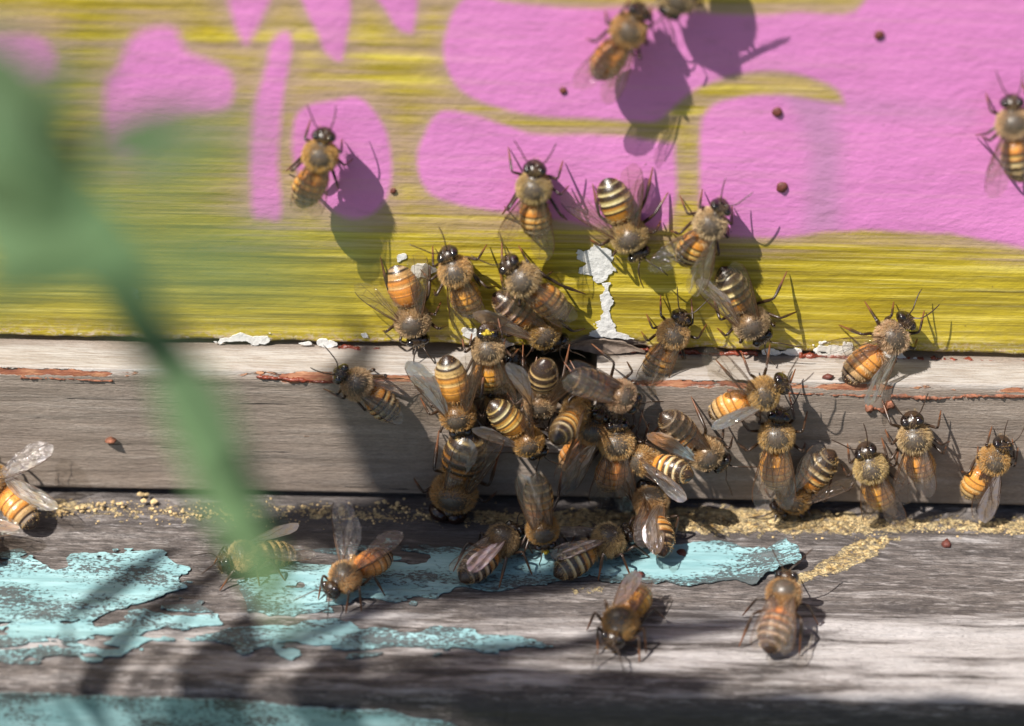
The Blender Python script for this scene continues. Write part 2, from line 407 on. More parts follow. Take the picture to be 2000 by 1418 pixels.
fb += np.stack([nb + i * 2, nb + i * 2 + 1, nb + i * 2 + 3, nb + i * 2 + 2], -1).tolist()
z2 = np.zeros(len(V2))
front = mesh('front_panel', V, F.tolist() + fb, M['hive'], True, hive,
             {k: np.concatenate([a.ravel(), z2]) for k, a in dict(pink=pink, over=over, ghost=np.clip(ghost, 0, 1), bare=bare, low=np.exp(-np.clip(Z, 0, 9) / .12)).items()})
for b in ((-20.9, -19.002, 0, 42, 0, 24), (19.002, 20.9, 0, 42, 0, 24)):
    V, F = boxm(*b); mesh('side_panel', V, F, M['hive'], False, hive)
V, F = boxm(-19, 19, 40.1, 42, 0, 24); mesh('back_panel', V, F, M['hive'], False, hive)
V, F = boxm(-21.4, 21.4, -.4, 42.5, 24.004, 25.9); mesh('lid', V, F, M['brown'], False, hive)

# thin flakes cut along a ragged contour, with a real edge (marching squares)
def flake(name, poly, base, mat, parent, amp=.10, fr=5., step=.028, th=.012, curl=0., seed=0, uv='xy', holes=0., lab=None, speck=None):
    P = np.array(poly); lo, hi = P.min(0) - .12, P.max(0) + .12
    gx, gy = np.arange(lo[0], hi[0], step), np.arange(lo[1], hi[1], step)
    GX, GY = np.meshgrid(gx, gy, indexing='ij')
    f = sdf(poly, GX, GY) + (fbm(GX * fr * .55, GY * fr, seed, 5) - .5) * 2 * amp
    f0 = f.copy()
    if holes > 0: f = np.minimum(f, (fbm(GX * .9, GY * 3.4, seed + 9, 5) - .5 + .22 * (1 - holes)) * .6 + .02)
    vid, VV, FF = {}, [], []
    def vert(key, x, y):
        if key not in vid: vid[key] = len(VV); VV.append((x, y))
        return vid[key]
    ins = f > 0
    any_ = ins[:-1, :-1] | ins[1:, :-1] | ins[1:, 1:] | ins[:-1, 1:]
    for i, j in np.argwhere(any_):
        cs = [(i, j), (i + 1, j), (i + 1, j + 1), (i, j + 1)]; poly_ = []
        for k in range(4):
            a, b = cs[k], cs[(k + 1) % 4]; fa, fb_ = f[a], f[b]
            if fa > 0: poly_.append(vert((a, a), gx[a[0]], gy[a[1]]))
            if (fa > 0) != (fb_ > 0):
                t = fa / (fa - fb_); key = (min(a, b), max(a, b))
                poly_.append(vert(key, gx[a[0]] + t * (gx[b[0]] - gx[a[0]]), gy[a[1]] + t * (gy[b[1]] - gy[a[1]])))
        if len(poly_) >= 3: FF.append(tuple(poly_))
    A = np.array(VV); e = sdf(poly, A[:, 0], A[:, 1]); n = len(A)
    top = base(A[:, 0], A[:, 1]) + th
    if curl: top = top + curl * np.exp(-np.clip(e, 0, 9) / .09) * (.2 + 1.2 * fbm(A[:, 0] * 1.7, A[:, 1] * 1.7, seed + 2))
    if callable(speck): top = top + speck(A[:, 0], A[:, 1])
    bot = top - th * 1.6
    ed = {}
    for q in FF:
        for k in range(len(q)):
            ed[(q[k], q[(k + 1) % len(q)])] = 1
    sk = [(a, a + n, b + n, b) for (a, b) in ed if (b, a) not in ed]
    bf = [tuple(x + n for x in reversed(q)) for q in FF]
    if uv == 'xy':
        VA = np.concatenate([np.c_[A, top], np.c_[A, bot]])
    else:
        VA = np.concatenate([np.c_[A[:, 0], -top, A[:, 1]], np.c_[A[:, 0], -bot, A[:, 1]]])
    sp = np.concatenate([1 - sst(0, .35, e)] * 2)
    return mesh(name, VA, FF + sk + bf, mat, False, parent, {'speck': sp})
def hw(x, z): return np.interp(x, xs, np.zeros(len(xs))) + .014
def wchip(P, seed, amp=.05, mat='white', fr=9): flake('primer_patch', pxpoly(P), hw, M[mat], hive, amp * 3.4, fr, .011, .003 + .0007 * (seed - 31), 0, seed, 'xz')
wchip([(1128, 488), (1160, 480), (1172, 490), (1196, 486), (1190, 500), (1199, 520), (1188, 535), (1180, 545), (1150, 540), (1140, 536), (1136, 512)], 31, .05)
wchip([(1176, 552), (1190, 552), (1194, 600), (1198, 645), (1174, 645), (1176, 600)], 32, .03)
wchip([(1120, 660), (1150, 648), (1172, 630), (1192, 630), (1215, 648), (1240, 662), (1190, 656), (1140, 662)], 33, .03)
wchip([(796, 516), (832, 514), (846, 528), (838, 540), (808, 538)], 34, .04)
wchip([(774, 494), (790, 492), (796, 502), (780, 508)], 35, .03)
wchip([(704, 650), (716, 648), (720, 658), (708, 660)], 36, .01)
wchip([(420, 656), (470, 652), (525, 652), (530, 664), (500, 671), (430, 670)], 37, .04)
wchip([(1572, 680), (1600, 668), (1650, 668), (1680, 688), (1660, 697), (1580, 692)], 38, .04)
wchip([(1690, 690), (1760, 690), (1800, 694), (1790, 702), (1700, 701)], 39, .03)
wchip([(1490, 684), (1560, 684), (1560, 690), (1490, 690)], 40, .03)
wchip([(560, 664), (660, 668), (660, 676), (560, 672)], 41, .04)
wchip([(240, 556), (262, 562), (268, 578), (250, 576)], 42, .035, 'blue')
wchip([(196, 514), (214, 518), (212, 536), (202, 532)], 43, .035, 'blue')
wchip([(905, 640), (935, 645), (985, 655), (1010, 672), (940, 676), (910, 660)], 44, .05)
flake('splinter', pxpoly([(1080, 676), (1120, 662), (1180, 656), (1235, 668), (1262, 682), (1180, 682)]), hw, M['dark'], hive, .05, 6, .02, .02, .07, 51, 'xz')

def bead(name, pts, r0, mat, parent, seed, n=160, k=7):
    P = smoothpath(pts, n); V, F = tube(P, [r0] * n, k)
    V = np.array(V); s = np.repeat(np.arange(n), k); a = np.tile(np.arange(k), n)
    q = vn(s * .9, a * 1.7, seed) * 1.1 + vn(s * .22, a * .2, seed + 1) * 1.5 - .35
    C = np.repeat(P, k, 0); V = C + (V - C) * np.clip(q - .25, .05, 2)[:, None]
    return mesh(name, V, F, mat, True, parent)
def wp(*L): return [on(a, b, 'W', .02) for a, b in L]
bead('propolis_bead', wp((1560, 694), (1680, 700), (1800, 704), (1900, 706), (2060, 712)), .045, M['prop'], hive, 61)
bead('propolis_bead', wp((1230, 682), (1350, 689), (1480, 691)), .035, M['prop'], hive, 62, 90)
bead('propolis_bead', wp((660, 678), (700, 681), (740, 683)), .05, M['prop'], hive, 63, 30)

# ---------------------------------------------------------------- entrance strip
strip = empty('entrance_strip', (0, -.62, -2.05))
tag(strip, 'bare grey wooden strip with red resin along its top edge under the painted box', 'wood strip')
NX0, NX1 = on(922, 700, 'F')[0], on(1168, 700, 'F')[0]
prof = [(1.6 - k * .06, -.05) for k in range(0, 36)] + [(-.56, -.05), (-.60, -.060), (-.613, -.078), (-.62, -.105)]
prof += [(-.62, z) for z in np.arange(-.14, -2.02, -.036)] + [(-.612, -2.04), (-.59, -2.05), (0, -2.05), (1.6, -2.05)]
prof = np.array(prof)
xs2 = np.concatenate([np.linspace(-19, -8.4, 20, endpoint=False), np.arange(-8.4, NX0 - .02, .036), [NX0 - .004, NX0 + .004],
                      np.arange(NX0 + .04, NX1 - .02, .06), [NX1 - .004, NX1 + .004], np.arange(NX1 + .04, 8.4, .036), np.linspace(8.4, 19, 20)])
nX, nP = len(xs2), len(prof)
X = np.repeat(xs2[:, None], nP, 1); Y = np.repeat(prof[None, :, 0], nX, 0); Zz = np.repeat(prof[None, :, 1], nX, 0)
arc = np.concatenate([[0], np.cumsum(np.linalg.norm(np.diff(prof, axis=0), axis=1))])[None, :] + X * 0
CR = [((-10, 808), (170, 822)), ((170, 812), (420, 812)), ((180, 868), (720, 890)), ((100, 776), (620, 794)), ((1260, 850), (1420, 858)), ((1500, 858), (2000, 878)), ((0, 742), (640, 762)), ((640, 950), (850, 958))]
crk = np.zeros_like(X); crd = np.ones_like(X)
for k, (a, b) in enumerate(CR):
    A, B = on(*a, 'F'), on(*b, 'F')
    zl = A[2] + (X - A[0]) / (B[0] - A[0]) * (B[2] - A[2]) + (fbm(X * 1.5, X * 0, 70 + k, 3) - .5) * .06
    msk = sst(A[0], A[0] + .25, X) * (1 - sst(B[0] - .4, B[0], X))
    crk = np.maximum(crk, np.exp(-((Zz - zl) / .026) ** 2) * msk * (Y < -.5) * (.6 + .6 * fbm(X * 2, X * 0, 80 + k)))
    crd = np.minimum(crd, np.clip(np.abs(Zz - zl) / .15 + (1 - msk) * .5 + (Y > -.5) + .12 * fbm(X * 1.3, X * 0, 84 + k) - .03, 0, 1))
disp = (fbm(X * .5, arc * 5, 65, 4) - .5) * .035 - crk * .008 + (fbm(X * 1.2, arc * 0, 66, 3) - .5) * .03
edgew = np.exp(-((Zz + .085) / .05) ** 2) * (Y < -.5)
disp -= edgew * (fbm(X * 2, X * 0, 67, 4)) * .05
faceM = (Y < -.5) & (Zz > -2.03); topM = (Zz > -.055)
disp = disp * np.where(topM & (Y > -.1), 0, 1)
Yd = Y - np.where(faceM, disp, 0); Zd = Zz + np.where(topM, np.minimum(disp, .008), 0)
notch = (X > NX0) & (X < NX1)
Zd = np.where(notch, np.minimum(Zd, -1.3), Zd)
topA = np.where(Zz > -.10, 1., 0.) * (1 - .6 * sst(.1, .5, fbm(X * .8, X * 0, 68)))
topA = sst(-.16, -.07, Zz) * (.45 + .55 * fbm(X * 1.1, Y * 4, 68, 3)) * sst(0.02, -.18, Y + (fbm(X * 2, X * 0, 69) - .5) * .2)
prop = np.exp(-((Zz + .12) / .055) ** 2) * (Y < -.5)
prop *= .35 + .65 * sst(.35, .6, fbm(X * .45, X * 0, 73, 3))
a0 = on(560, 740, 'F')[0]; a1 = on(700, 740, 'F')[0]
prop = np.maximum(prop, np.exp(-((Zz + .15) / .07) ** 2) * (Y < -.5) * sst(a0 - .3, a0, X) * (1 - sst(a1, a1 + .6, X)))
V = np.stack([X - 0, Yd + .62, Zd + 2.05], -1).reshape(-1, 3)
mesh('strip_board', V, gridF(nX, nP), M['strip'], True, strip, {'crack': crd.ravel(), 'top': topA.ravel(), 'prop': np.clip(prop, 0, 1).ravel()})
def fp(*L): return [on(a, b, 'F', .0) - np.array([0, -.62, -2.05]) for a, b in L]
bead('propolis_bead', fp((1420, 762), (1600, 770), (1720, 774)), .022, M['propo'], strip, 64, 110)
bead('propolis_bead', fp((1740, 772), (1800, 776), (1860, 776), (1920, 772), (2060, 776)), .034, M['propo'], strip, 65, 90)
bead('propolis_bead', fp((1690, 792), (1715, 800), (1745, 786)), .06, M['propo'], strip, 66, 22)
bead('propolis_bead', fp((40, 737), (120, 740), (220, 744)), .022, M['propo'], strip, 67, 60)
bead('propolis_bead', fp((500, 736), (580, 742), (660, 748)), .025, M['prop'], strip, 68, 60)

# ---------------------------------------------------------------- landing board
landing = empty('landing_board', (0, 0, -4.3))
tag(landing, 'weathered grey landing board with peeling teal paint below the strip', 'landing board')
LZ, LY = -2.15, -4.6
def hland(x, y):
    return (fbm(x * .35, y * 3.2, 90, 4) - .5) * .10 + (fbm(x * 1.1, y * 9, 91, 3) - .5) * .035
prof = [(40 - k * 3.9, LZ) for k in range(10)] + [(y, LZ) for y in np.arange(.8, LY + .34, -.032)]
prof += [(LY + .34 * (1 - math.sin(a)), LZ - .34 * (1 - math.cos(a))) for a in np.linspace(0.1, math.pi / 2, 9)]
prof += [(LY, z) for z in np.arange(LZ - .38, LZ - 2.1, -.05)] + [(LY + .1, LZ - 2.12), (40, LZ - 2.12)]
prof = np.array(prof); xs3 = axis(-20.9, -8.2, 8.2, 20.9, .036, 20)
nX, nP = len(xs3), len(prof)
X = np.repeat(xs3[:, None], nP, 1); Y = np.repeat(prof[None, :, 0], nX, 0); Zz = np.repeat(prof[None, :, 1], nX, 0)
nrm_y = np.where(Y <= LY + .001, -1., 0.); nrm_z = np.where(Zz >= LZ - .33, 1., 0.)
h = hland(X, Y + np.where(Y <= LY + .01, (Zz - LZ), 0))
def crustmask(x, y):
    e = fbm(x * .9, y * 1.2, 95, 3)
    c = np.exp(-((y + .98 + (e - .5) * .3) / .26) ** 2) * (.52 + .6 * sst(.3, .62, fbm(x * .55, y * 0, 96, 3)))
    wx = on(1250, 1010, 'L')[0]
    c *= np.where(x > wx, 1.25, .85)
    c = np.maximum(c, .85 * sst(-.10, .12, sdf(pxpoly([(1680, 1050), (1760, 1050), (1700, 1095), (1600, 1130), (1545, 1150), (1530, 1135), (1600, 1100)], 'L'), x, y)))
    c = np.maximum(c, .6 * sst(-.10, .12, sdf(pxpoly([(1100, 1148), (1160, 1140), (1200, 1150), (1120, 1162)], 'L'), x, y)))
    return c
cr = crustmask(X, Y) * (Zz > LZ - .05)
h = h + np.clip(cr, 0, 1) * (fbm(X * 9, Y * 11, 97, 3) - .32) * .12
Yd = Y + nrm_y * np.clip(h, -.06, .06); Zd = Zz + nrm_z * np.where(Y > 1, 0, h)
mil_shade = .42 * sst(-1.9, -.8, Y) * np.where(X < on(1300, 1000, 'L')[0], 1.15, .85) + .10
mil_shade = mil_shade + .5 * sst(on(380, 1100, 'L')[0], on(480, 1100, 'L')[0], X) * np.exp(-((Y + 1.7) / .9) ** 2) * (1 - sst(on(1250, 1000, 'L')[0], on(1400, 1000, 'L')[0], X))  # darkens the leaf-shaded middle stretch: shade put into the board colour
mil_shade = mil_shade + .38 * np.exp(-((Y + 2.9 + (fbm(X * .5, Y * 0, 93) - .5) * .5) / .28) ** 2) * sst(-1, 0, X)
mf_ = sst(LZ - .03, LZ - .28, Zz + (fbm(X * 1.2, Y * 0, 98) - .5) * .25); mil_shade = mil_shade * (1 - mf_) + mf_ * np.where(X > on(880, 1400, 'G')[0], .85, .25)  # right front face: dark weathered wood with its shade put into the colour
pale = .75 * sst(-2.4, -3.4, Y) * (Zz > LZ - .1) * (.3 + .9 * fbm(X * .5, Y * 1.6, 94, 3)) + .25 * sst(1, 4, X) * (Y < -1.2) * (Zz > LZ - .1)
V = np.stack([X, Yd, Zd + 4.3], -1).reshape(-1, 3)
mesh('deck_board', V, gridF(nX, nP), M['landing'], True, landing, {'crust': cr.ravel(), 'mildew_shade': np.clip(mil_shade, 0, 1).ravel(), 'pale': np.clip(pale, 0, 1).ravel()})
OFF = 4.3 + LZ
def lb(x, y): return OFF + hland(x, y) * .85 + .012
def lflake(P, seed, **k):
    o = flake('paint_flake', pxpoly(P, 'L'), lb, M['teal'], landing, seed=seed, th=.008, **k); return o
c0, c1 = on(1500, 1120, 'L'), on(1420, 1120, 'L')
def lift(x, y): return .17 * sst(c1[0], c0[0] + .5, x) ** 1.5
lflake([(1130, 1090), (1200, 1075), (1330, 1068), (1400, 1062), (1432, 1072), (1480, 1078), (1498, 1092), (1510, 1075), (1535, 1068), (1552, 1090), (1556, 1112), (1470, 1146), (1440, 1138), (1330, 1140), (1200, 1134), (1140, 1120)], 101, amp=.16, curl=.02, speck=lift)
lflake([(560, 1080), (660, 1068), (800, 1065), (960, 1075), (1040, 1075), (1140, 1085), (1190, 1092), (1170, 1120), (1060, 1135), (960, 1150), (860, 1168), (760, 1182), (700, 1178), (640, 1190), (560, 1180), (540, 1130)], 102, amp=.26, holes=.55, curl=.01)
lflake([(-160, 1110), (0, 1105), (60, 1098), (110, 1112), (150, 1092), (250, 1084), (330, 1088), (372, 1110), (368, 1140), (330, 1165), (260, 1190), (200, 1208), (100, 1212), (-160, 1222)], 103, amp=.22, curl=.03)
lflake([(-160, 1230), (0, 1222), (120, 1218), (230, 1212), (300, 1192), (350, 1176), (410, 1176), (445, 1200), (440, 1225), (360, 1232), (280, 1236), (180, 1248), (0, 1262), (-160, 1262)], 104, amp=.26, holes=.5, curl=.015)
lflake([(-160, 1258), (60, 1250), (200, 1252), (280, 1238), (400, 1232), (520, 1218), (640, 1214), (700, 1222), (690, 1236), (800, 1240), (960, 1244), (1060, 1256), (1080, 1264), (1000, 1274), (860, 1272), (740, 1282), (640, 1280), (500, 1276), (420, 1262), (300, 1262), (210, 1282), (60, 1284), (-160, 1282)], 105, amp=.26, holes=.45, curl=.015)
lflake([(470, 1140), (560, 1120), (640, 1150), (640, 1190), (560, 1210), (480, 1200)], 106, amp=.1, holes=.3)
lflake([(0, 1082), (40, 1072), (52, 1082), (30, 1094), (0, 1094)], 107, amp=.05)
# teal lip on the front edge
def fl(x, z): return .03 + .012 + (fbm(x * .35, (z + 4.3 - 4.3) * 3.2, 90, 2) - .5) * .02
P = [(a, b + 4.3) for a, b in pxpoly([(-200, 1352), (100, 1354), (260, 1358), (420, 1362), (560, 1380), (700, 1386), (760, 1384), (800, 1398), (860, 1404), (900, 1416), (900, 1440), (900, 1700), (-200, 1700)], 'G')]
o = flake('paint_flake', P, fl, M['teal'], landing, .06, 4, .04, .02, .02, 108, 'xz'); o.location = (0, LY + .02, 0)
import bmesh
def ico(sub):
    bm = bmesh.new(); bmesh.ops.create_icosphere(bm, subdivisions=sub, radius=1)
    V = np.array([v.co[:] for v in bm.verts]); F = [tuple(v.index for v in f.verts) for f in bm.faces]; bm.free(); return V, F
IV, IF = ico(3)
# crumbs of wax and resin at the foot of the strip
def blob(c, r, seed, sq=.6):
    q = random.Random(seed); V = []; t = (1 + 5 ** .5) / 2
    for a in (-1, 1):
        for b in (-t, t): V += [(0, a, b), (a, b, 0), (b, 0, a)]
    return [(c[0] + x * r * .53 * q.uniform(.6, 1.4), c[1] + y * r * .53 * q.uniform(.6, 1.4), c[2] + z * r * sq * .53 * q.uniform(.6, 1.4)) for x, y, z in V]
import bmesh
def hulls(name, items, mat, parent, smooth=False):
    VV, FF = [], []
    for c, r, s in items:
        bm = bmesh.new()
        for p in blob((0, 0, 0), r, s): bm.verts.new(p)
        bmesh.ops.convex_hull(bm, input=bm.verts)
        bm.verts.ensure_lookup_table(); keep = [v for v in bm.verts if v.link_faces]
        ix = {v: k + len(VV) for k, v in enumerate(keep)}
        VV += [(v.co.x + c[0], v.co.y + c[1], v.co.z + c[2]) for v in keep]
        FF += [tuple(ix[v] for v in f.verts) for f in bm.faces]; bm.free()
    return mesh(name, VV, FF, mat, smooth, parent)
items = []
for k in range(5200):
    x = random.uniform(-8, 8); y = -.98 + random.gauss(0, .17)
    if random.random() < float(crustmask(np.array(x), np.array(y))) * .8:
        r = random.choice([.006, .008, .011, .014, .020]); items.append(((x, y, OFF + float(hland(np.array(x), np.array(y))) + .012), r, k))
for a, b, r in [(278, 972, .14), (240, 985, .10), (205, 985, .10), (160, 990, .11), (135, 995, .08), (300, 990, .07), (345, 998, .09), (390, 1004, .08), (110, 1000, .09), (455, 1002, .09), (750, 985, .10), (780, 985, .09), (820, 1000, .09)]:
    p = on(a, b + 6, 'L', .03); 
    for k in range(5): items.append(((p[0] + random.gauss(0, r * .6), p[1] + random.gauss(0, r * .4), OFF + .02 + random.uniform(0, r * .7)), r * random.uniform(.14, .38), a + k))
o = hulls('wax_crumbs', items, M['wax'], landing, False); o['kind'] = 'stuff'
for a, b, r, lab in [(1518, 219, .062, 'small dark resin dot on pink paint, above another bigger dot'), (1527, 366, .075, 'biggest round red-brown resin dot on the pink paint'),
               (1717, 68, .060, 'resin dot near the top of the pink paint right of the upper bees'), (1100, 177, .045, 'tiny resin speck on pink paint left of the upper bee pair'),
               (768, 373, .040, 'tiny orange-brown resin speck on tan paint beside the lone bee shadow'),
               (1518 - 60, 1000, 0, '')]:
    if not r: continue
    p = on(a, b, 'W', .012)
    o = mesh('resin_dot', IV * np.array((r * 1.05, r * .55, r * 1.1)) * (.85 + .3 * vn(IV[:, :1] * 2 + a, IV[:, 2:] * 2 + a, 3)), IF, M['dot']); o.location = p
    tag(o, lab, 'resin dot', 'dots of resin stuck to the paint')
for a, b, r, s, lab in [(1332, 1080, .055, 'L', 'dark red resin crumb on the teal paint flake'), (1249, 1121, .05, 'L', 'small red resin crumb at the lower edge of the teal flake'),
                     (1850, 1062, .06, 'L', 'dark red resin crumb on bare grey board at the right'), (215, 860, .06, 'F', 'orange resin bead on the strip above a long crack'),
                     (1617, 736, .055, 'T', 'flat red resin flake on top of the strip')]:
    p = on(a, b, s, .03)
    o = hulls('resin_crumb', [((0, 0, 0), r * 1.3, 5 + a)], M['propo' if s == 'F' else 'dot'], None, True); o.location = p
    tag(o, lab, 'resin crumb', 'crumbs of resin on the wood')

# ---------------------------------------------------------------- bees
L0 = 1.30
RINGS = np.array([  # y, half width, half height, centre z
 (.505, .035, .04, .245), (.49, .10, .10, .25), (.46, .145, .135, .255), (.42, .162, .15, .262), (.38, .155, .145, .27), (.345, .12, .115, .285), (.318, .07, .07, .30),
 (.295, .09, .095, .31), (.265, .15, .15, .32), (.22, .187, .187, .33), (.16, .205, .205, .337), (.10, .21, .212, .337), (.04, .20, .202, .33), (-.02, .17, .175, .32), (-.065, .115, .12, .31), (-.092, .06, .065, .305), (-.108, .055, .06, .303)])
AB0, AB1 = -.12, -.80
SEG = [0, .11, .29, .46, .63, .80, 1.0]
def abw(t): return np.interp(t, [0, .05, .13, .25, .40, .55, .70, .82, .92, .97, 1.0], [.07, .135, .180, .206, .218, .214, .190, .152, .094, .052, .012])
NAB = 44
tt = np.linspace(0, 1, NAB)
stepr = np.zeros(NAB)
for a, b in zip(SEG[:-1], SEG[1:]):
    k = (tt >= a) & (tt < b); u = (tt[k] - a) / (b - a); stepr[k] = -.045 * np.clip(1 - u * 2.2, 0, 1) + .012 * u
AR = np.stack([AB0 + (AB1 - AB0) * tt, abw(tt) * (1 + stepr), abw(tt) * .92 * (1 + stepr), np.interp(tt, [0, .3, 1], [.30, .295, .235])], -1)
RG = np.concatenate([RINGS, AR]); NR = len(RG); NS = 16
RT_T = np.concatenate([np.full(len(RINGS), -1.), tt])
ANG = (np.arange(NS) + .5) / NS * 2 * math.pi
def ringy(y, drone=0):
    i = np.searchsorted(-RG[:, 0], -np.asarray(y)); i = np.clip(i, 1, NR - 1)
    a, b = RG[i - 1], RG[i]; f = ((np.asarray(y) - a[:, 0]) / (b[:, 0] - a[:, 0] - 1e-9))[:, None]
    return a + (b - a) * f
ORANGE, AMBER, TAN, CREAM, BLACK = np.array((.70, .30, .050)), np.array((.56, .20, .028)), np.array((.64, .42, .16)), np.array((.66, .53, .33)), np.array((.016, .010, .007))
def abd_col(t, var):
    """pigment along the abdomen, per variant"""
    t = np.asarray(t); C = np.zeros(t.shape + (3,))
    P = {'orange': [(AMBER, AMBER, .10), (ORANGE, ORANGE, .10), (ORANGE * 1.08, ORANGE, .11), (TAN * 1.05, ORANGE * .9, .15), (TAN, TAN * .75, .26), (CREAM * .7, BLACK * 2, .7)],
         'striped': [(AMBER, AMBER, .2), (ORANGE, AMBER, .30), (TAN, AMBER, .42), (CREAM, TAN * .6, .55), (CREAM, BLACK * 3, .60), (CREAM * .6, BLACK, .9)],
         'mid': [(AMBER, AMBER, .15), (ORANGE, AMBER, .22), (TAN, ORANGE * .9, .28), (TAN, ORANGE * .6, .40), (CREAM * .9, BLACK * 3, .5), (TAN * .7, BLACK, .85)],
         'dark': [(AMBER * .6, BLACK * 3, .4), (TAN, BLACK * 2, .55), (TAN, BLACK * 2, .6), (TAN, BLACK, .62), (TAN, BLACK, .65), (BLACK, BLACK, .9)],
         'drone': [(AMBER * .6, BLACK * 4, .3), (AMBER * .9, AMBER * .5, .35), (AMBER * .8, BLACK * 4, .5), (AMBER * .6, BLACK * 3, .6), (TAN * .6, BLACK * 2, .7), (TAN * .6, BLACK, .8)]}[var]
    for (a, b), (fc, mc, wd) in zip(zip(SEG[:-1], SEG[1:]), P):
        k = (t >= a) & (t <= b); u = (t[k] - a) / (b - a)
        c = fc + (mc - fc) * sst(.15, .5, u)[:, None]
        c = c + (BLACK * 1.6 - c) * (sst(1 - wd - .10, 1 - wd + .08, u) * (1 if wd > .25 else .85))[:, None]
        C[k] = c
    return C
def deform(P, hy, hp, ap, ay):
    """turn the head about the neck and the abdomen about the waist"""
    P = P.copy()
    k = sst(.30, .34, P[:, 1])
    if hy or hp:
        q = P - np.array([0, .31, .30])
        c, s = np.cos(hy * k), np.sin(hy * k); x, y = q[:, 0] * c - q[:, 1] * s, q[:, 0] * s + q[:, 1] * c
        c, s = np.cos(hp * k), np.sin(hp * k); y, z = y * c - q[:, 2] * s, y * s + q[:, 2] * c
        P = np.stack([x, y, z], -1) + np.array([0, .31, .30])
    k = sst(-.09, -.45, P[:, 1])
    q = P - np.array([0, -.10, .30])
    c, s = np.cos(ay * k), np.sin(ay * k); x, y = q[:, 0] * c - q[:, 1] * s, q[:, 0] * s + q[:, 1] * c
    c, s = np.cos(ap * k), np.sin(ap * k); y, z = y * c - q[:, 2] * s, y * s + q[:, 2] * c
    return np.stack([x, y, z], -1) + np.array([0, -.10, .30])

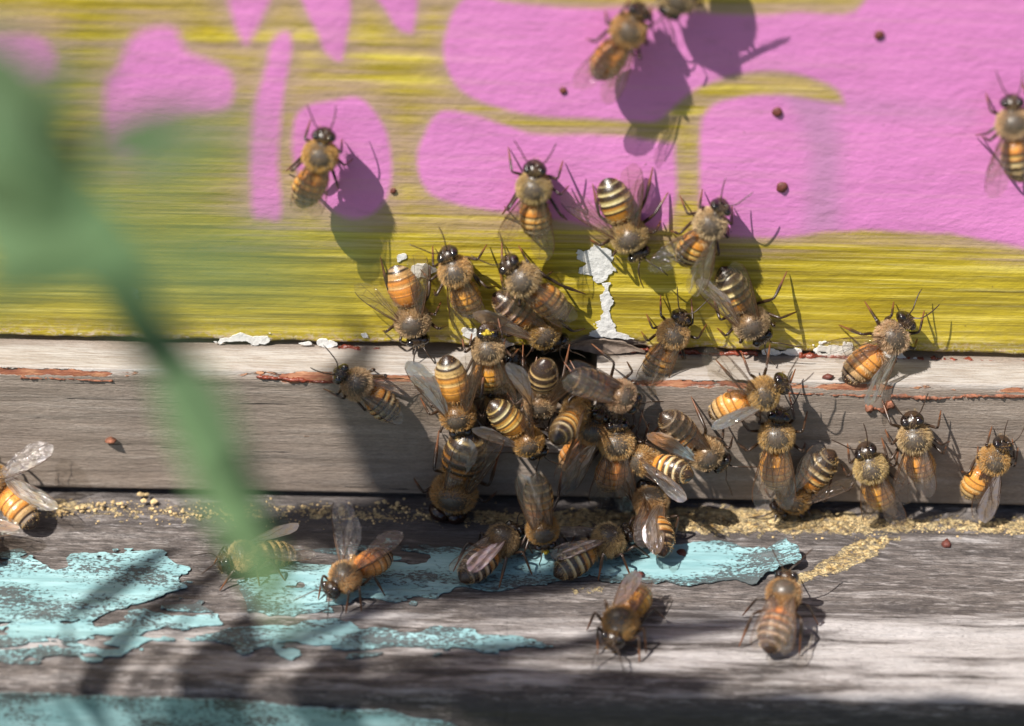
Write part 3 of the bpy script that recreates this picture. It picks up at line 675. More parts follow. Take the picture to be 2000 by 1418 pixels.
def body_mesh(var, feet, hy, hp, ap, ay, q, drone):
    V = np.zeros((NR, NS, 3)); RGd = RG.copy()
    if drone:
        RGd[:, 1] *= 1.14; RGd[:, 2] *= 1.10; RGd[:7, 1] *= 1.06; RGd[:7, 2] *= 1.05
    V[:, :, 0] = RGd[:, 1:2] * np.cos(ANG); V[:, :, 1] = RGd[:, 0:1]; V[:, :, 2] = RGd[:, 3:4] + RGd[:, 2:3] * np.sin(ANG)
    V[7:, :, 0] *= 1.06; V[:6, :, 0] *= .94; V[1:6, :, 1] -= .012
    V[3:6, :, 1] += .008 * np.cos(ANG)[None] ** 2
    C = np.zeros((NR, NS, 4)); top = np.sin(ANG)[None, :]
    nh, nth = 7, len(RINGS)
    C[:nh, :, :3] = (.028, .018, .012); C[:nh, :, 3] = .25
    gr = np.array((.080, .067, .054)); br = np.array((.26, .165, .07))
    C[nh:nth, :, :3] = gr + (br - gr) * sst(.75, .25, top + 0 * RG[nh:nth, 0:1])[..., None]; C[nh:nth, :, 3] = .36
    C[nth - 4:nth, :, :3] = (.20, .11, .035)
    ac = abd_col(tt, var)
    ac = ac * np.array((1, q.uniform(.85, 1.1), q.uniform(.8, 1.2))) * q.uniform(.82, 1.1)
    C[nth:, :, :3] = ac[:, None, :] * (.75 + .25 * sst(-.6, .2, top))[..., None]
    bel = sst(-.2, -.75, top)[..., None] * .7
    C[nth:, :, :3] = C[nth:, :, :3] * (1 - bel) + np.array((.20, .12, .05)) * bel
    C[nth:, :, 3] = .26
    V = deform(V.reshape(-1, 3), hy, hp, ap, ay); C = C.reshape(-1, 4).tolist(); V = V.tolist()
    faces = {}
    for i in range(NR - 1):
        for k in range(NS):
            faces[(i, k)] = (i * NS + k, i * NS + (k + 1) % NS, (i + 1) * NS + (k + 1) % NS, (i + 1) * NS + k)
    def grow(key, pts, rad, cols):
        f = faces.pop(key, None)
        if f is None: return
        ring = list(f); cen = np.mean([V[a] for a in ring], 0); pts = [cen] + [np.array(p, float) for p in pts]
        offs = [np.array(V[a]) - cen for a in ring]
        for j in range(1, len(pts)):
            t = pts[min(j + 1, len(pts) - 1)] - pts[j - 1]; t = t / (np.linalg.norm(t) + 1e-9)
            no = []
            for o_ in offs:
                o_ = o_ - t * (o_ @ t); no.append(o_ / (np.linalg.norm(o_) + 1e-9))
            d0 = no[0] - no[2]; d0 /= np.linalg.norm(d0) + 1e-9; d1 = np.cross(t, d0)
            if d1 @ (no[1] - no[3]) < 0: d1 = -d1
            offs = [d0, d1, -d0, -d1]; r = rad[j - 1]; new = []
            for o_ in offs:
                new.append(len(V)); V.append((pts[j] + o_ * r).tolist()); C.append((*cols[j - 1], .35))
            for a in range(4):
                faces[('x', len(faces), key, j, a)] = (ring[a], ring[(a + 1) % 4], new[(a + 1) % 4], new[a])
            ring = new
        faces[('c', key)] = tuple(ring)
    dk, rd = (.030, .018, .012), (.15, .055, .022)
    hipy = [.20, .09, -.02]; tib = {}
    for side in (1, -1):
        for j in range(3):
            i = int(np.argmin(np.abs((RG[7:nth - 1, 0] + RG[8:nth, 0]) / 2 - hipy[j]))) + 7
            a = R(-52) if side > 0 else R(232 - 360)
            k = int(round(((a % (2 * math.pi)) / (2 * math.pi)) * NS - 1)) % NS
            Fo = np.array(feet[(side, j)], float)
            hip = np.array([side * .13, hipy[j], .18])
            c = hip + np.array([side * .05, (Fo[1] - hip[1]) * .08, -.02])
            dv = Fo - c; ln = np.linalg.norm(dv); mx = (.62, .70, .86)[j]
            if ln > mx: Fo = c + dv * mx / ln; dv = Fo - c; ln = mx
            slack = math.sqrt(max(0, (mx * 1.02) ** 2 - ln ** 2)) * .42
            up = np.array([side * .25, 0, 1.0]); up /= np.linalg.norm(up)
            kn = c + dv * .38 + up * (slack + .04); an = c + dv * .74 + up * (slack * .40 + .02)
            r3 = .040 if j == 2 else .026; tib[(side, j)] = kn + (an - kn) * .6 + np.array([side * .045, 0, .02])
            pts = [c, c + (kn - c) * .45, kn - (kn - c) * .06, kn + (an - kn) * .10, kn + (an - kn) * .70, an - (an - kn) * .04, an + (Fo - an) * .5, Fo]
            grow((i, k), pts, [.036, .038, .030, .027, r3 * 1.15, .025, .018, .013], [dk, dk, dk, dk, dk, rd, rd, rd])
    # antennae, elbowed
    for side in (1, -1):
        k = int(round((60 if side > 0 else 120) / 360 * NS - .5)) % NS
        j = q.uniform(-.05, .05)
        b = np.array([[side * .045, .50, .34], [side * .085, .545, .375], [side * (.12 + j), .58, .385], [side * (.16 + j), .66, .37], [side * (.22 + j * 2), .80, .33 + j], [side * (.245 + j * 3), .875, .30 + j]])
        b = deform(b, hy, hp, 0, 0)
        grow((0, k), list(b), [.013, .013, .015, .014, .014, .010], [dk] * 6)
    c0 = len(V); V.append(np.mean(V[0:NS], 0).tolist()); C.append((.03, .02, .015, .5))
    e0 = (NR - 1) * NS; V.append(np.mean(V[e0:e0 + NS], 0).tolist()); C.append((.01, .008, .006, .4))
    F = [tuple(reversed(f)) for f in faces.values()]
    for k in range(NS):
        F.append((c0, k, (k + 1) % NS)); F.append((c0 + 1, e0 + (k + 1) % NS, e0 + k))
    return V, F, C, tib

def fur_mesh(var, hy, hp, ap, ay, q, drone, gold, dens):
    g = np.random.default_rng(q.randrange(10 ** 6))
    yy, ang, ln, lean, cl = [], [], [], [], []
    def add(n, y0, y1, L0_, L1_, ln_, keep, col, a0=-80, a1=260):
        n = int(n)
        y = g.uniform(y0, y1, n); a = np.radians(g.uniform(a0, a1, n)); k = keep(y, a, g.random(n))
        m_ = k.sum(); yy.append(y[k]); ang.append(a[k]); ln.append(g.uniform(L0_, L1_, m_)); lean.append(np.full(m_, ln_))
        cc = np.array(col)[g.integers(0, len(col), m_)] * g.uniform(.7, 1.25, (m_, 1)); cl.append(cc)
    base = np.array((.66, .49, .27)) if not gold else np.array((.66, .41, .16))
    base = base * g.uniform(.82, 1.12) * np.array((1, g.uniform(.92, 1.06), g.uniform(.8, 1.2)))
    pal = [base, base * 1.15, base * .75, (.50, .40, .26)]
    bald = lambda y, a, r: ((((a - math.pi / 2) / .86) ** 2 + ((y - .135) / .135) ** 2) > 1 + .95 * (r - .6)) | (r < .03)
    add(int(7000 * dens), -.075, .295, .026, .074, .40, bald, pal)
    add(380, .02, .26, .012, .026, .8, lambda y, a, r: r < 2, [(.16, .12, .08), (.32, .24, .14), (.22, .17, .11)], 30, 150)
    add(330, .33, .49, .02, .045, .1, lambda y, a, r: (np.abs(np.cos(a)) < .62), [base * .6, base * .8, (.25, .18, .10)])
    add(260, -.20, -.12, .05, .09, .8, lambda y, a, r: r < 2, pal, -20, 200)
    for s in SEG[1:-1]:
        ys = AB0 + (AB1 - AB0) * s
        add(130 if var in ('striped', 'dark') else 70, ys - .050, ys - .005, .018, .034, 1.8, lambda y, a, r: r < 2, [TAN * 1.1, CREAM, base], -30, 210)
    add(420, -.76, -.16, .015, .032, 1.8, lambda y, a, r: r < 2, [base * .9, (.40, .28, .14)], -70, 250)
    y, a, l, le, c = map(np.concatenate, (yy, ang, ln, lean, cl))
    rg = ringy(y); w_, h_ = rg[:, 1] * (1.14 if drone else 1) * np.where(y < .31, 1.06, .95), rg[:, 2] * (1.10 if drone else 1)
    P = np.stack([w_ * np.cos(a), y, rg[:, 3] + h_ * np.sin(a)], -1) * 1.0
    N = np.stack([np.cos(a), 0 * a, np.sin(a)], -1)
    dy = .01; r2 = ringy(y + dy); sl = (r2[:, 1] - rg[:, 1]) / dy
    N[:, 1] = np.clip(-sl, -1.2, 1.2); N /= np.linalg.norm(N, axis=1)[:, None]
    D = N + np.stack([0 * a, -le, 0 * a], -1) + g.normal(0, .26, N.shape); D /= np.linalg.norm(D, axis=1)[:, None]
    W = np.cross(D, g.normal(0, 1, D.shape)); W /= np.linalg.norm(W, axis=1)[:, None] + 1e-9
    wd = .0025
    P0 = P - N * .006
    mid = P0 + D * (l * .55)[:, None]; tip = P0 + D * l[:, None] + np.stack([0 * a, -l * .15, 0 * a], -1)
    n = len(y)
    V = np.concatenate([P0 - W * wd, P0 + W * wd, mid + W * wd * .8, mid - W * wd * .8, tip])
    V = deform(V, hy, hp, ap, ay); i = np.arange(n)
    F = np.stack([i, i + n, i + 2 * n, i + 3 * n], -1).tolist() + np.stack([i + 3 * n, i + 2 * n, i + 4 * n], -1).tolist()
    C = np.concatenate([np.c_[c, np.ones(n)]] * 5)
    return V, F, C

# wings: a rippled membrane with tube veins; root at the origin, length along +y, leading edge at +x
FWO = ([(0, 0), (.15, .03), (.3, .045), (.6, .06), (.8, .05), (.92, .015), (.98, -.035), (1.0, -.085)], [(0, -.012), (.1, -.05), (.3, -.13), (.5, -.215), (.7, -.262), (.85, -.245), (.95, -.175), (1.0, -.095)])
HWO = ([(0, 0), (.3, .03), (.6, .045), (.85, .01), (.96, -.04), (1.0, -.08)], [(0, -.015), (.08, -.11), (.25, -.21), (.5, -.27), (.75, -.25), (.93, -.17), (1.0, -.09)])
FV = [([(0, 0), (.3, .043), (.6, .058), (.8, .048), (.92, .014)], .0085), ([(0, -.008), (.3, .022), (.52, .036), (.62, .05)], .0075), ([(0, -.012), (.25, -.055), (.45, -.075), (.60, -.05), (.78, -.02), (.86, .035)], .005),
      ([(.0, -.012), (.2, -.075), (.38, -.135), (.55, -.19), (.66, -.225)], .005), ([(.25, -.055), (.24, -.092)], .004), ([(.45, -.075), (.40, -.142)], .004), ([(.45, -.075), (.62, -.12), (.80, -.14)], .004),
      ([(.62, -.12), (.58, -.2)], .004), ([(.52, .036), (.50, -.07)], .004), ([(.62, -.12), (.63, -.045)], .0035), ([(.80, -.14), (.79, -.02)], .0035), ([(.80, -.14), (.94, -.17)], .003), ([(.04, -.02), (.22, -.10), (.4, -.175)], .004)]
HV = [([(0, 0), (.3, .027), (.6, .042), (.85, .01)], .007), ([(0, -.01), (.3, -.05), (.6, -.06), (.9, -.08)], .0045), ([(0, -.01), (.2, -.09), (.45, -.17), (.6, -.2)], .0045), ([(.4, -.055), (.38, -.14)], .004)]
def wing_mesh(name, outl, veins, length, side, seed):
    lo, hi = np.array(outl[0]), np.array(outl[1]); nu, nv = 26, 9
    u = 1 - (1 - np.linspace(0, 1, nu)) ** 1.6
    a, b = np.interp(u, lo[:, 0], lo[:, 1]), np.interp(u, hi[:, 0], hi[:, 1])
    f = np.linspace(0, 1, nv)[None, :]
    v = a[:, None] * (1 - f) + b[:, None] * f; U = np.repeat(u[:, None], nv, 1)
    def zz(U_, V_): return (fbm(U_ * 3, V_ * 16, seed, 2) - .5) * .020 - .22 * V_ ** 2 - .04 * U_ ** 2
    V = np.stack([v, U, zz(U, v)], -1).reshape(-1, 3); F = gridF(nu, nv).tolist(); mi = [0] * len(F)
    V = V.tolist()
    for P, r in veins:
        P = np.array(P); Q = smoothpath(np.c_[P, np.zeros(len(P))], 3 * len(P))
        T = np.stack([Q[:, 1], Q[:, 0], zz(Q[:, 0], Q[:, 1]) + .002], -1)
        v2, f2 = tube(T, np.linspace(r, r * .6, len(T)), 4); n = len(V)
        V += [list(x) for x in v2]; F += [tuple(x + n for x in q) for q in f2]; mi += [1] * len(f2)
    V = np.array(V) * length; V[:, 0] *= side
    return mesh(name, V, F, [M['wing'], M['vein']], True, None, None, mi, link=False)
WM = {(1, 0): wing_mesh('forewing', FWO, FV, 1.0, 1, 3), (-1, 0): wing_mesh('forewing', FWO, FV, 1.0, -1, 4), (1, 1): wing_mesh('hindwing', HWO, HV, .72, 1, 5), (-1, 1): wing_mesh('hindwing', HWO, HV, .72, -1, 6)}

GROUP = 'honey bees around the hive entrance'
REPORT = []
def bee(label, head, tail, surf='W', hh=.27, ht=.235, roll=0., var='mid', wl=None, wr=None, feet=None, hy=0., hp=0., ap=0., ay=0.,
        drone=False, gold=False, pollen=None, seed=0, wlift=0., dens=1., lift=0., near='out'):
    q = random.Random(seed * 31 + len(REPORT) * 7 + 1)
    sh, st = (surf, surf) if isinstance(surf, str) else surf
    n = np.array(PL[sh][1], float) * .5 + np.array(PL[st][1], float) * .5; n /= np.linalg.norm(n)
    Hd, Tl = on(*head, sh, hh + lift), on(*tail, st, ht + lift)
    Ln = np.linalg.norm(Hd - Tl) / L0 * .97
    lo, hi = (1.12, 1.18) if drone else (.88, .97)
    if not lo <= Ln <= hi:                       # keep bees one size: slide the tail along its line until the length is right
        want = min(max(Ln, lo), hi) * L0 / .97; dr = ray(*tail); oc = CAM - Hd
        a_, b_, c_ = dr @ dr, 2 * dr @ oc, oc @ oc - want * want
        di = math.sqrt(max(0, b_ * b_ - 4 * a_ * c_)); ts = [(-b_ - di) / (2 * a_), (-b_ + di) / (2 * a_)]
        tc = np.linalg.norm(Tl - CAM) / np.linalg.norm(dr)
        tk = ts[0] if near == 'out' and Ln < .8 else ts[1] if near == 'in' else min(ts, key=lambda v: abs(v - tc))
        Tl = CAM + dr * tk
    f = Hd - Tl; Ln = np.linalg.norm(f); f = f / Ln; s = min(max(Ln / L0 * .97, lo), hi)
    r = np.cross(f, n); r /= np.linalg.norm(r); u = np.cross(r, f)
    cr_, sr_ = math.cos(R(roll)), math.sin(R(roll)); r, u = r * cr_ + u * sr_, u * cr_ - r * sr_
    org = Hd - f * .505 * s - u * .25 * s
    REPORT.append((label[:34], round(s, 2)))
    root = empty('drone_bee' if drone else 'honey_bee')
    m4 = Matrix([[r[i] * s, f[i] * s, u[i] * s, org[i]] for i in range(3)] + [[0, 0, 0, 1]])
    root.matrix_world = m4
    inv = np.array(m4.inverted()); nl = inv[:3, :3] @ n; nl /= np.linalg.norm(nl)
    def local(p): return inv[:3, :3] @ p + inv[:3, 3]
    # feet on the surface
    D = {(1, 0): (.27, .50), (-1, 0): (-.27, .50), (1, 1): (.46, .14), (-1, 1): (-.46, .14), (1, 2): (.40, -.42), (-1, 2): (-.40, -.42)}
    pf = {}
    pp = {k: np.array(PL[k][0], float) for k in (sh, st)}
    for k, (x, y) in D.items():
        x += q.uniform(-.12, .10); y += q.uniform(-.16, .16)
        P = org + r * x * s + f * y * s + u * .1 * s
        sf = sh if (y > -.1) else st
        nn = np.array(PL[sf][1], float); P = P - nn * (np.dot(P - pp[sf], nn) - .012 - lift)
        pf[k] = local(P)
        if lift > .15: pf[k] = np.array([x * .8, y * .8, q.uniform(-.02, .08)])
    for k, px in (feet or {}).items(): pf[k] = local(on(*px, sh if k[1] < 2 else st, .02))
    if not drone and lift < .15:
        hy += q.uniform(-.22, .22); ay += q.uniform(-.14, .14); ap += q.uniform(-.06, .08); dens *= q.choice([1, 1, .9, .7, .5])
    V, F, C, tib = body_mesh(var, pf, hy, hp, ap, ay, q, drone)
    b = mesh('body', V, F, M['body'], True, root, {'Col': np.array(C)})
    mo = b.modifiers.new('smooth', 'SUBSURF'); mo.levels = mo.render_levels = 1
    V, F, C = fur_mesh(var, hy, hp, ap, ay, q, drone, gold, dens)
    mesh('fur', V, F, M['fur'], False, root, {'Col': C})
    for side in (1, -1):
        e = (.090, .078, .136) if not drone else (.125, .105, .16)
        cx, cy, cz = (.076, .402, .275) if not drone else (.105, .425, .31)
        E = IV * np.array(e); t = R(-18 if not drone else 22) * side
        E = np.stack([E[:, 0] * math.cos(t) - E[:, 2] * math.sin(t), E[:, 1], E[:, 0] * math.sin(t) + E[:, 2] * math.cos(t)], -1)
        E = E + np.array([side * cx, cy, cz]); E = deform(E, hy, hp, 0, 0)
        mesh('eye', E, IF, M['deye' if drone else 'eye'], True, root)
    for side, w_ in ((1, wr), (-1, wl)):
        base = np.array([side * .135, .07, .46])
        ang, el, ls = R(14 + q.uniform(-4, 6)), R(2) + R(wlift), 1.0
        if isinstance(w_, (int, float)): ang = R(max(w_, 5) * 1.25 + q.uniform(-2, 5))
        elif w_ is not None:
            bw = org + (r * base[0] + f * base[1] + u * base[2]) * s
            pn = u * math.cos(.05) + f * math.sin(.05)
            if len(w_) > 2: pn = pn + 0
            dd = ray(*w_[:2]); tp = CAM + dd * (np.dot(bw - CAM, u) / np.dot(dd, u))
            v = (tp - bw); vx, vy = np.dot(v, r) / s, np.dot(v, f) / s
            ang = math.atan2(vx * side, -vy); ls = float(np.clip(math.hypot(vx, vy) / 1.0, .84, 1.10))
            if len(w_) > 2: el += R(w_[2])
        for hind in (1, 0):
            an = ang + (R(9) if ang < R(60) else R(-0)) * hind * (-1 if ang < R(14) else 1) * (.3 if ang < R(14) else 1)
            if ang > R(35): an = ang - R(12) * hind
            a_ = np.array([math.sin(an) * side * math.cos(el), -math.cos(an) * math.cos(el), math.sin(el) - .05])
            a_ /= np.linalg.norm(a_)
            b_ = np.array([math.cos(an) * side, math.sin(an), -.16 if ang < R(30) else 0.0])      # towards the leading edge
            b_ -= a_ * (a_ @ b_); b_ /= np.linalg.norm(b_); bx = b_ * side; c_ = np.cross(bx, a_)
            o = bpy.data.objects.new('hind_wing' if hind else 'fore_wing', WM[(side, hind)]); COL.objects.link(o); o.parent = root
            p = base + np.array([0, -.07 * hind, -.015 * hind + (.006 if side > 0 else 0)])
            o.matrix_local = Matrix([[bx[i] * ls, a_[i] * ls, c_[i] * ls, p[i]] for i in range(3)] + [[0, 0, 0, 1]])
    if pollen == 'legs':
        for side in (1,):
            c = tib[(side, 2)] - np.array([side * .04, 0, .01])
            mesh('pollen_load', IV * np.array((.075, .105, .075)) * (1 + .1 * vn(IV[:, :1] * 3, IV[:, 1:2] * 3, 5)) + c, IF, M['pollen'], True, root)
    if pollen == 'face':
        c = deform(np.array([[0, .475, .335]]), hy, hp, 0, 0)[0]
        gr_ = [((c[0] + q.gauss(0, .028), c[1] + q.gauss(0, .012), c[2] + .025 + q.gauss(0, .035)), q.uniform(.012, .034), k) for k in range(26)]
        hulls('pollen_dusting', gr_, M['ypollen'], root)
    tag(root, label, 'drone bee' if drone else 'bee', GROUP)
    return root

# ---- bees on the painted box
bee('lone bee on pink and tan paint left of all the other wall bees', (638, 250), (597, 414), 'W', .30, .40, var='mid', wl=(569, 408), wr=(628, 402), gold=True, feet={(-1, 1): (558, 335), (1, 0): (668, 270), (1, 1): (690, 310), (1, 2): (660, 372)}, lift=.05)
bee('bee on pink paint with both antennae raised in a V and one wing held out', (1043, 314), (1042, 470), 'W', var='mid', wl=(976, 458), wr=(1078, 506), feet={(1, 0): (1100, 312), (1, 1): (1112, 362), (-1, 1): (980, 420), (1, 2): (1108, 430)})
bee('head-down bee with a cream-tipped orange abdomen pointing up on the pink paint', (1254, 507), (1174, 337), 'W', .22, .30, var='striped', wl=20, wr=25, feet={(-1, 2): (1276, 324), (-1, 1): (1306, 374), (-1, 0): (1292, 430), (1, 2): (1157, 357)})
bee('bee at the pink edge with two clear wings spread in a V', (1416, 392), (1319, 521), 'W', var='mid', wl=(1260, 518), wr=(1368, 578), feet={(-1, 0): (1372, 368), (-1, 1): (1327, 380), (1, 0): (1430, 400)})
bee('head-down bee with bold black stripes low on the yellow paint', (1494, 668), (1402, 521), 'W', var='striped', wl=8, wr=8, feet={(-1, 2): (1538, 528), (-1, 1): (1558, 608), (1, 1): (1400, 640)})
bee('bee at the yellow board edge with wings opened wide, alone at the right', (1778, 613), (1645, 752), 'W', .24, .34, var='orange', wl=(1594, 675), wr=(1701, 793), feet={(-1, 1): (1688, 587), (-1, 0): (1746, 588)})
bee('head-down slim orange bee beside a white chip, one wing out to the left', (820, 676), (776, 499), 'W', .22, .30, var='orange', wl=12, wr=(702, 574), feet={(1, 2): (740, 492), (-1, 2): (840, 518), (-1, 1): (862, 588), (-1, 0): (874, 636)})
bee('bee with raised right foreleg between the white chip and the stacked pair', (872, 482), (930, 622), 'W', var='orange', wl=(892, 650), wr=(950, 620), feet={(1, 0): (952, 476), (1, 1): (940, 560)}, gold=True)
bee('upper bee of the stacked pair, standing across the back of another', (984, 503), (1110, 625), 'W', .42, .42, var='mid', wl=(1104, 642), wr=(1112, 600), feet={(1, 0): (1012, 478), (-1, 0): (980, 470), (1, 1): (1080, 530), (1, 2): (1148, 576)})
bee('lower bee of the stacked pair, head down with dark-tipped orange abdomen', (1102, 672), (966, 566), 'W', .20, .24, var='striped', gold=True, wl=10, wr=14)
bee('left bee of the blurred upper pair with a tan abdomen hanging down', (1256, 8), (1160, 160), 'W', .18, .18, var='orange', wl=10, wr=10, gold=True, lift=.16, feet={(-1, 1): (1182, 20)})
bee('right bee of the blurred upper pair, cut off by the top of the picture', (1300, 30), (1392, -112), 'W', .14, .10, var='mid', wl=14, wr=14, lift=.16)
bee('bee cut off by the right edge high on the pink paint', (1973, 184), (1990, 364), 'W', .35, .62, var='striped', wl=(1924, 384), wr=(2046, 380), feet={(-1, 0): (1925, 180), (-1, 1): (1904, 264)})
bee('bee heading up and right over the entrance with shining folded wings', (1336, 606), (1262, 748), 'W', .26, .58, var='mid', wl=(1243, 738), wr=(1282, 773), gold=True, feet={(-1, 0): (1290, 575), (1, 0): (1350, 580), (-1, 1): (1262, 612)})
# ---- bees on the strip and in the entrance
bee('bee on the strip left of the entrance with a black-striped abdomen', (653, 722), (788, 814), ('T', 'F'), .26, .24, var='striped', wl=(766, 822), wr=(822, 750))
bee('head-down orange bee left of the entrance, wings opened to both sides', (902, 850), (876, 692), 'F', .30, .38, var='orange', wl=(940, 664), wr=(786, 706), gold=True)
bee('bee with yellow pollen on its face climbing out under the wall edge', (952, 634), (956, 772), 'F', .02, .02, var='orange', wl=12, wr=12, pollen='face', hp=.25, near='near')
bee('large dark-eyed drone hanging head down from the strip onto the board', (872, 1006), (922, 834), 'F', .36, .34, var='drone', drone=True, gold=True, wl=(988, 846), wr=(905, 850))
bee('head-down bee below the entrance hole, wings folded, facing lower right', (1060, 888), (962, 778), 'F', .30, .34, var='mid', gold=True, wl=16, wr=(944, 850))
bee('dark bee backing head down in the entrance hole with black tail up', (1052, 815), (1064, 690), ('F', 'H'), .20, .34, var='dark', wl=20, wr=20, ap=-.1)
bee('bee with silvery shining wings stretched left across the entrance', (1246, 792), (1110, 726), 'F', .42, .40, roll=42, var='mid', wl=(1094, 694), wr=(1064, 746))
bee('golden fuzzy bee half hidden behind two others under the entrance', (1128, 772), (1085, 862), 'F', .12, .10, var='mid', gold=True)
bee('bee below the entrance with spread wings, left neighbour of the straight one', (1174, 794), (1110, 928), 'F', .26, .30, var='orange', wl=(1080, 938), wr=(1112, 968), gold=True)
bee('bee hanging straight with narrow folded wings under the silver-winged bee', (1209, 812), (1196, 968), 'F', .34, .34, var='orange', wl=3, wr=3, gold=True)
bee('head-down bee with pale grey thorax disc right of the entrance', (1420, 908), (1282, 808), 'F', .28, .30, var='striped', wl=8, wr=(1258, 850))
bee('orange bee lying under the head-down one, tail towards the right', (1226, 876), (1352, 932), 'F', .20, .24, var='striped', wl=6, wr=(1346, 965), gold=True)
bee('bright orange bee right of the entrance with one wing up, one down', (1540, 740), (1374, 812), ('F', 'F'), .42, .46, var='orange', wl=(1375, 660), wr=(1396, 840), gold=True)
bee('head-up bee meeting the bright orange bee, wings folded flat and shining', (1519, 796), (1509, 966), 'F', .28, .30, var='orange', wl=5, wr=5, gold=True)
bee('head-down bee with cream and black tail slanting on the strip bottom', (1512, 1000), (1636, 880), 'F', .22, .26, var='striped', gold=True, wl=(1669, 946), wr=12)
bee('bee low on the strip with wings parted, left of a fuzzy bee', (1690, 866), (1722, 1006), 'F', .26, .28, var='orange', wl=(1690, 1022), wr=(1772, 1022))
bee('fuzzy bee on the strip reaching out its right legs, wings folded', (1780, 806), (1798, 952), 'F', .26, .28, var='orange', wl=10, wr=(1826, 966), feet={(1, 0): (1838, 800), (1, 1): (1856, 862)})
bee('bee nearest the right edge on the strip, tail curled to the left', (1966, 856), (1878, 976), 'F', .26, .30, var='orange', gold=True, wl=(1900, 1014), wr=(1934, 1018), feet={(-1, 1): (1910, 870), (-1, 2): (1876, 920)})
bee('dim reddish bee deep inside the dark entrance', (1012, 690), (978, 780), 'H', .10, .05, var='dark', wl=20, wr=20, near='in')
bee('shadowed bee head at the back of the entrance', (964, 752), (1010, 850), 'H', .15, .1, var='dark', wl=20, wr=20, near='in')
# ---- bees on the landing board
bee('bee half on the strip, half on the board with wings over its back', (1258, 944), (1288, 1092), ('F', 'L'), .26, .26, roll=-24, var='mid', wl=(1240, 1070), wr=(1284, 1090), gold=True)
bee('head-down bee with bluish wings tilted up in a V below the entrance', (1066, 1072), (1040, 926), ('L', 'F'), .22, .45, var='mid', wl=(1053, 892), wr=(1000, 910), pollen='face', gold=True)
bee('bee on teal paint heading right with pale blotched tail at lower left', (1014, 1030), (905, 1142), 'L', .34, .16, var='striped', wl=(872, 1114), wr=(926, 1122))
bee('bee on teal paint under the entrance with one dark wing pointing left', (1240, 1040), (1072, 1118), 'L', .36, .20, var='striped', wl=(1053, 1034), wr=(1080, 1098))
bee('bee carrying a pollen load on teal paint, wings raised apart', (634, 1158), (768, 1080), 'L', .26, .30, var='orange', gold=True, wl=(794, 1056, 4), wr=(654, 1012, 25), pollen='legs', hp=-.3)
bee('blurred bee on bare wood facing the camera', (1192, 1262), (1256, 1140), 'L', .26, .28, var='orange', gold=True, wl=(1274, 1130), wr=(1228, 1124), hp=-.3)
bee('blurred bee facing away beside the curled end of the teal flake', (1540, 1118), (1508, 1280), 'L', .66, .22, var='striped', gold=True, wl=6, wr=6)
bee('bee behind the green blade on the board, wings pointing at the blade', (425, 1102), (588, 1078), 'L', .26, .26, var='dark', wl=14, wr=14)
bee('bee at the left edge climbing with orange abdomen and one raised wing', (-52, 912), (78, 1026), ('F', 'L'), .30, .26, roll=-22, var='orange', gold=True, wl=(112, 896, 10), wr=6)
bee('bee mostly out of the picture at the lower left with one wing showing', (-150, 1020), (2, 1084), 'L', .26, .26, var='mid', wl=(48, 1048), wr=10)
for r_ in REPORT: print('BEE', r_)

# ---------------------------------------------------------------- plants
def leafmesh(L, W, bend=.2, fold=.15, n=14, seed=0):
    u = np.linspace(0, 1, n); w_ = W * np.sin(np.pi * u ** .8) ** .9 * (1 + .08 * np.sin(u * 23 + seed)); w_[0] = w_[-1] = W * .03
    V, F = [], []
    for z_ in (0, -1):
        for i in range(n):
            for k, s in enumerate((-1, -.5, 0, .5, 1)):
                V.append((s * w_[i], u[i] * L, -bend * L * u[i] ** 2 + abs(s) * fold * w_[i] + .02 * z_))
    for i in range(n - 1):
        for k in range(4):
            a = i * 5 + k; F.append((a, a + 1, a + 6, a + 5)); b = a + 5 * n; F.append((b + 5, b + 6, b + 1, b))
    for i in range(n - 1):
        for k, o in ((0, 0), (4, 1)):
            a = i * 5 + k; b = a + 5 * n; F.append((a, a + 5, b + 5, b) if o == 0 else (a + 5, a, b, b + 5))
    return V, F
def leaf(parent, a, b, W, mat, n=(0, 0, 1), bend=.12, seed=0, off=np.zeros(3)):
    a, b = np.array(a, float), np.array(b, float); L = np.linalg.norm(b - a); y = (b - a) / L
    z = np.array(n, float); z -= y * (z @ y); z /= np.linalg.norm(z); x = np.cross(y, z)
    V, F = leafmesh(L, W, bend, .15, 14, seed)
    o = mesh('leaf', V, F, M[mat], True, parent); a = a - off
    o.matrix_local = Matrix([[x[i], y[i], z[i], a[i]] for i in range(3)] + [[0, 0, 0, 1]]); return o
DP = 21.5
weed = empty('weed_plant', (-9, -18, -30)); WO = np.array([-9, -18, -30.])
tag(weed, 'out-of-focus green weed with a drooping blade in front of the hive', 'plant')
nC = -FW * .6 + np.array(SUNV) * .6
P = [WO + (0, 0, 0), WO + (-.5, 0, 14), at(-900, 900, DP - 1), at(-500, 350, DP), at(-120, 190, DP), at(70, 330, DP), at(190, 490, DP + .5), at(280, 640, DP + 1), at(372, 780, DP + 1), at(455, 920, DP + 1)]
Q = smoothpath(P, 60) - WO
V, F = tube(Q, np.interp(np.linspace(0, 1, 60), [0, .4, .6, 1], [.26, .24, .22, .18]), 10); mesh('stem', V, F, M['stem'], True, weed)
leaf(weed, at(300, 600, DP + 1), at(565, 1240, DP + 1), .27, 'leaf', nC, .02, 1, WO)
leaf(weed, at(-60, 400, DP), at(300, 520, DP), .52, 'leaf', nC, .02, 2, WO)
leaf(weed, at(-80, 210, DP), at(170, 420, DP), .48, 'dleaf', nC, .02, 3, WO)
leaf(weed, at(140, 320, DP), at(370, 190, DP + 1), .16, 'dleaf', nC, .02, 4, WO)
leaf(weed, at(200, 330, DP - 4), at(540, 255, DP - 4), .22, 'dleaf', nC, .02, 5, WO)
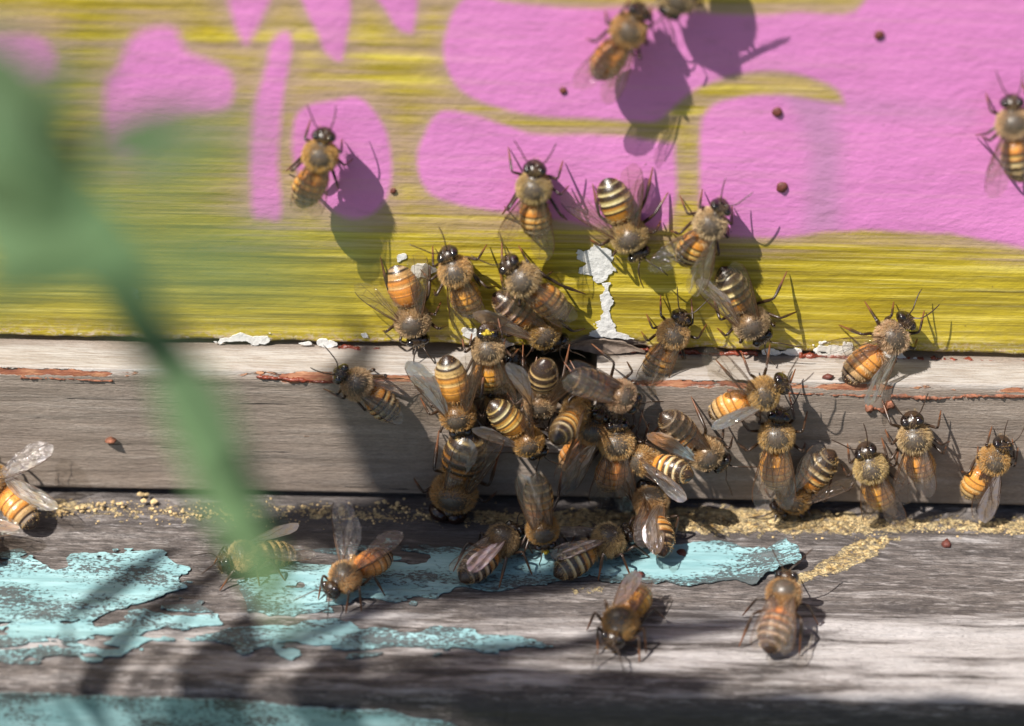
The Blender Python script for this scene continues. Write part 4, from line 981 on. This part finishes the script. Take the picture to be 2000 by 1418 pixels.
leaf(weed, at(20, 490, 14), at(745, 530, 15), .22, 'leaf', nC, .02, 6, WO)
leaf(weed, at(-60, 620, DP - 2), at(200, 430, DP - 1), .22, 'dleaf', nC, .02, 7, WO)
leaf(weed, at(-150, 90, DP - 3), at(150, 200, DP - 3), .26, 'dleaf', nC, .02, 8, WO)
leaf(weed, at(60, 360, DP - 2), at(205, 60, DP - 4), .20, 'dleaf', nC, .02, 9, WO)

shade = empty('shade_plant', (-17, -15, -30)); SO = np.array([-17, -15, -30.])
tag(shade, 'tall leafy weed left of the hive whose leaves shade the board', 'plant')
LEAVES = [  # shadow centre px, surface, distance to the leaf, half width, half length, direction deg
 (735, 850, 'F', 36, .42, 1.3, 80), (850, 930, 'F', 36, .35, .9, 120),
 (1000, 1030, 'L', 25, .55, 2.2, 5), (800, 1060, 'L', 26, .6, 1.6, 170), (620, 1020, 'L', 24, .35, 1.2, 20), (980, 1140, 'L', 27, .35, 1.6, 5), (1180, 1090, 'L', 26, .35, .8, 30),
 (250, 1130, 'L', 23, .20, .9, 60), (360, 1160, 'L', 23, .18, .8, 55), (210, 1290, 'L', 22, .22, .9, 80), (430, 1300, 'L', 22, .45, 1.0, 85), (640, 1330, 'L', 22, .40, 1.0, 80),
 (880, 1330, 'L', 24, .35, 1.3, 10), (1150, 1350, 'L', 24, .4, 1.6, 8), (1500, 1395, 'L', 24, .42, 2.0, 4), (1850, 1400, 'L', 24, .42, 1.8, 2), (1320, 1230, 'L', 26, .22, 1.3, 12), (1000, 1270, 'L', 26, .2, 1.0, 8)]
top = SO + np.array([2.0, 1.0, 61.])
SP = smoothpath([SO, SO + (.6, .4, 20), SO + (1.6, 1.6, 38), top], 40)
V, F = tube(SP - SO, np.linspace(.3, .12, 40), 8); mesh('stem', V, F, M['stem'], True, shade)
for i, (px, py, s, dist, W, hl, dg) in enumerate(LEAVES):
    c = on(px, py, s) + SUNV * dist
    e1 = np.cross(SUNV, (0, 1, 0)); e1 /= np.linalg.norm(e1)
    e1 = np.array([1, 0, 0]) - SUNV * SUNV[0]; e1 /= np.linalg.norm(e1); e2 = np.cross(SUNV, e1)
    d_ = e1 * math.cos(R(dg)) + e2 * math.sin(R(dg))
    a, b = c - d_ * hl, c + d_ * hl
    k = int(np.argmin(np.abs(SP[:, 2] - (a[2] - 2)))); leaf(shade, a, b, W, 'dleaf', SUNV + rng.normal(0, .15, 3), .03, i, SO)
    Q = smoothpath([SP[k], (SP[k] + a) / 2 + (0, 0, .8), a], 10) - SO
    V, F = tube(Q, .04, 5); mesh('petiole', V, F, M['stem'], True, shade)
